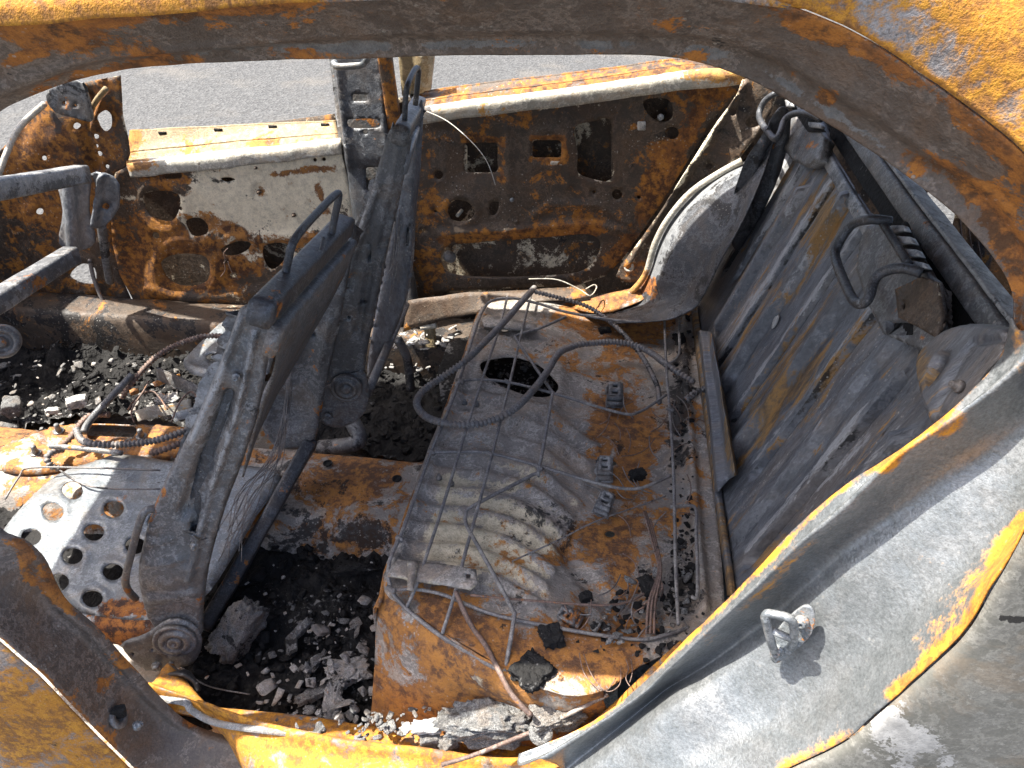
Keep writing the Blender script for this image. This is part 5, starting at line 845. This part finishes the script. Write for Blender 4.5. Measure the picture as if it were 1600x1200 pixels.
piece('foam_block', 372, 985, .25, (.040, .075, .045), 'large dark grey charred foam block behind the near seat recliner', 'greyash', (.5, .2, -.5), .5, (0, 0, .42), 3, 'foam block')
piece('grey_ash_lump', 760, 1128, .37, (.085, .035, .032), 'largest porous grey lump on the sill below the orange box', 'greyash', (0, 0, .15), .9, (0, .12, 0), 3, 'ash lump')
piece('grey_ash_lump', 870, 1118, .405, (.05, .025, .022), 'porous grey lump to the right of the largest one on the sill', 'greyash', (0, 0, .4), .9, (0, .1, 0), 3, 'ash lump')
piece('grey_ash_lump', 672, 1152, .34, (.022, .018, .020), 'blocky grey cube-like lump left of the largest sill lump', 'greyash', (0, 0, .3), .3, (0, .05, 0), 2, 'ash lump')
piece('grey_ash_lump', 700, 1162, .34, (.018, .014, .014), 'small grey lump touching the blocky sill lump', 'greyash', (0, 0, .8), .5, (0, .1, 0), 2, 'ash lump')
piece('white_ash_flake', 668, 1135, .365, (.032, .014, .008), 'bright white ash flake on the orange box foot', 'ash', (.5, 0, .2), .8, (0, .8, 0), 2, 'ash flake')
piece('white_ash_flake', 635, 1138, .355, (.011, .009, .008), 'small white ash bit left of the bright white flake', 'ash', (.3, 0, .8), .7, (0, .8, 0), 2, 'ash flake')
piece('grey_ash_lump', 545, 1050, .225, (.045, .03, .014), 'pale flaky ash slab in the near rear footwell', 'ash', (.1, .1, .5), .9, (0, 0, .1), 3, 'ash lump')
piece('grey_ash_lump', 520, 1100, .225, (.020, .05, .012), 'upright pale ash strip near the foot of the orange box', 'ash', (.2, .1, .2), .9, (0, 0, .15), 3, 'ash lump')
piece('charred_strip', 468, 985, .235, (.012, .038, .008), 'grey charred splinter in the middle of the near footwell', 'greyash', (.2, 0, -.6), .6, (0, 0, .1), 2, 'char strip')
piece('charred_strip', 555, 890, .225, (.055, .012, .012), 'dark ragged char roll at the top of the near footwell', 'char', (0, 0, .3), .9, (0, .2, 0), 3, 'char strip')
piece('charred_strip', 440, 1075, .225, (.055, .012, .014), 'long charred strip lying below the foam block', 'char', (0, 0, -.2), .8, (0, .25, 0), 3, 'char strip')
piece('charred_strip', 490, 1085, .23, (.040, .012, .010), 'ash-streaked slanting strip in the near footwell', 'greyash', (0, 0, .6), .8, (0, 0, .2), 3, 'char strip')
piece('white_ash_block', 120, 628, .27, (.035, .022, .018), 'white rounded ash block in the far front footwell', 'ash', (0, 0, .5), .35, (0, .6, 0), 2, 'ash block')
piece('white_ash_block', 82, 642, .26, (.024, .010, .010), 'small white ash wedge beside the rounded white block', 'ash', (0, 0, .2), .4, (0, .7, 0), 2, 'ash block')
piece('grey_box_lump', 18, 635, .27, (.03, .03, .03), 'grey boxy charred lump at the left edge', 'greyash', (.2, .3, .4), .4, (.05, 0, .15), 2, 'char lump')
piece('foil_wad', 262, 625, .30, (.035, .022, .012), 'white crumpled foil wad behind the console', 'ash', (.2, 0, .3), .9, (.12, .3, 0), 3, 'foil')
piece('orange_block', 210, 612, .33, (.015, .010, .008), 'small orange rusted block beside the console conduit', 'pan', (0, 0, .6), .2, (.9, 0, 0), 1, 'metal block')
piece('char_lump', 862, 995, .475, (.022, .026, .014), 'round black char lump on the lower rear floor', 'char', (0, 0, .4), .55, (0, 0, 0), 3, 'char lump')
piece('char_lump', 832, 1050, .47, (.034, .034, .016), 'wide crusty black char lump above the orange box edge', 'char', (0, 0, .9), .55, (0, 0, 0), 3, 'char lump')
piece('char_lump', 996, 742, .475, (.022, .014, .012), 'black char lump beside the middle anchor clip', 'char', (0, 0, .4), .55, (0, .05, 0), 3, 'char lump')
piece('char_lump', 915, 933, .475, (.014, .010, .010), 'small grey-black lump with a white chip on the lower rear floor', 'char', (0, 0, .4), .5, (0, .25, 0), 2, 'char lump')
piece('char_lump', 1062, 530, .48, (.016, .02, .014), 'black char lump at the far end of the seat back base', 'char', (0, 0, .4), .55, (0, .05, 0), 2, 'char lump')
piece('char_lump', 1012, 915, .475, (.016, .022, .012), 'black char lump near the cable bundle', 'char', (0, 0, .4), .55, (0, .05, 0), 2, 'char lump')
piece('char_lump', 945, 516, .465, (.020, .012, .008), 'flaky dark crumb pile at the far rear floor', 'char', (0, 0, .4), .55, (0, .2, 0), 3, 'char lump')
lathe_o = lathe('washer', at(845, 1145, z=.40), (-.1, -.6, .7), [(.018, 0), (.018, .002), (.005, .002), (.005, 0)], 'greyash', 24, base=(.1, .3, 0)); tag(lathe_o, 'pale round washer among the rubble on the sill', 'washer')

for k, (a, b, c, w1, h1, m1, b1, lab) in enumerate(((212, 648, 300, .030, .004, 'white', (.3, .2, 0), 'white scorched sheet flap standing behind the console slot'), (238, 600, 280, .016, .006, 'pan', (.9, 0, 0), 'orange rusted bracket arm lying beside the grey strip'), (270, 655, 318, .022, .004, 'plate', (.1, .3, 0), 'silver bent tab right of the console slot'))):
    tag(beam('sheet_scrap', at(a, b, z=.30), at(c, b - 14, z=.315), w1, h1, m1, side=(0, .5, 1), rad=.0015, base=b1, wav=.006), lab, 'metal scrap')
for k, l in enumerate([[(200, 640, .33), (215, 620, .36), (240, 612, .35), (262, 640, .33)], [(268, 660, .33), (280, 630, .36), (300, 612, .36), (318, 640, .34)], [(210, 660, .33), (206, 640, .36), (225, 610, .37), (232, 596, .36)]]):
    cable(zc(l), .0022, ('thin brown wire hooked left of the crumpled foil wad', 'thin brown wire arching right of the crumpled foil wad', 'thin brown wire rising beside the grey console conduit')[k], 'copper', (.1, .1, 0), 'wire', 'thin_wire')
for k, l in enumerate([[(350, 410), (352, 422), (345, 432)], [(356, 408), (362, 424), (372, 436)], [(352, 405), (350, 395), (356, 388)]]):
    cable([at(p[0], p[1], y=1.315) for p in l], .0013, ('left', 'right', 'upper')[k] + ' strand of the burnt wire end on the far front door', 'copper', (0, .2, 0), 'wire', 'thin_wire')

def flakes(n, poly, box, z, mat, smin, smax, **kw):
    sp_ = [(P, (s_[0], s_[1], s_[2] * .22), (rg.uniform(-.7, .7), rg.uniform(-.7, .7), r_[2]), sd_, .8) for P, s_, r_, sd_, ro in scatter(n, box, z, smin, smax, poly, .02)]
    return heap('ash_flakes', sp_, mat, **kw)
tag(flakes(55, [(430, 940), (600, 900), (588, 1140), (420, 1140)], (420, 900, 600, 1140), .225, 'greyash', .005, .024, base=(0, .05, .38)), 'layered grey ash flakes beside the foot of the orange seat box', kind='stuff')
tag(flakes(75, [(420, 960), (600, 930), (588, 1130), (400, 1130)], (400, 930, 600, 1130), .235, 'ash', .004, .020, base=(0, .1, 0)), 'pale ash flakes over the near rear footwell', kind='stuff')
tag(flakes(60, ff, (0, 560, 330, 690), .255, 'greyash', .006, .024, base=(0, .2, 0)), 'grey ash flakes in the far front footwell', kind='stuff')
tag(flakes(40, None, (600, 512, 720, 545), .338, 'ash', .006, .022, base=(0, .4, 0)), 'pale flakes put in for a patch of sunlight below the far rear door', kind='stuff')  # pale flakes stand in for a patch of sunlight
tag(flakes(60, None, (420, 1105, 880, 1148), .33, 'greyash', .004, .014, base=(0, .3, 0)), 'grey flakes along the near sill', kind='stuff')
for k in range(44):
    x0, y0 = rg.uniform(900, 1075), rg.uniform(600, 1000); a_ = rg.uniform(0, 6.28); l_ = rg.uniform(25, 60)
    w_ = tube('spring_wire', [at(x0 + l_ * t * math.cos(a_ + t * .6), y0 + l_ * t * math.sin(a_ + t * .6), z=.475 + .01 * math.sin(3 * t + k)) for t in (0, .33, .66, 1)], .0011, 'copper' if k % 2 else 'wire', parent=wf, k=3, seg=5, base=(.1, .1, .1))

an = thing('floor_anchor', 'small tan sunlit anchor post on the far sill', 'anchor', tuple(at(672, 540, y=1.2)))
beam('post', at(674, 543, y=1.2), at(671, 506, y=1.22), .030, .018, 'tan', side=(1, 0, 0), parent=an, base=(.2, .2, 0))
beam('cap', at(658, 512, y=1.205), at(682, 508, y=1.205), .016, .012, 'white', side=(0, 0, 1), parent=an, base=(.1, .3, 0))
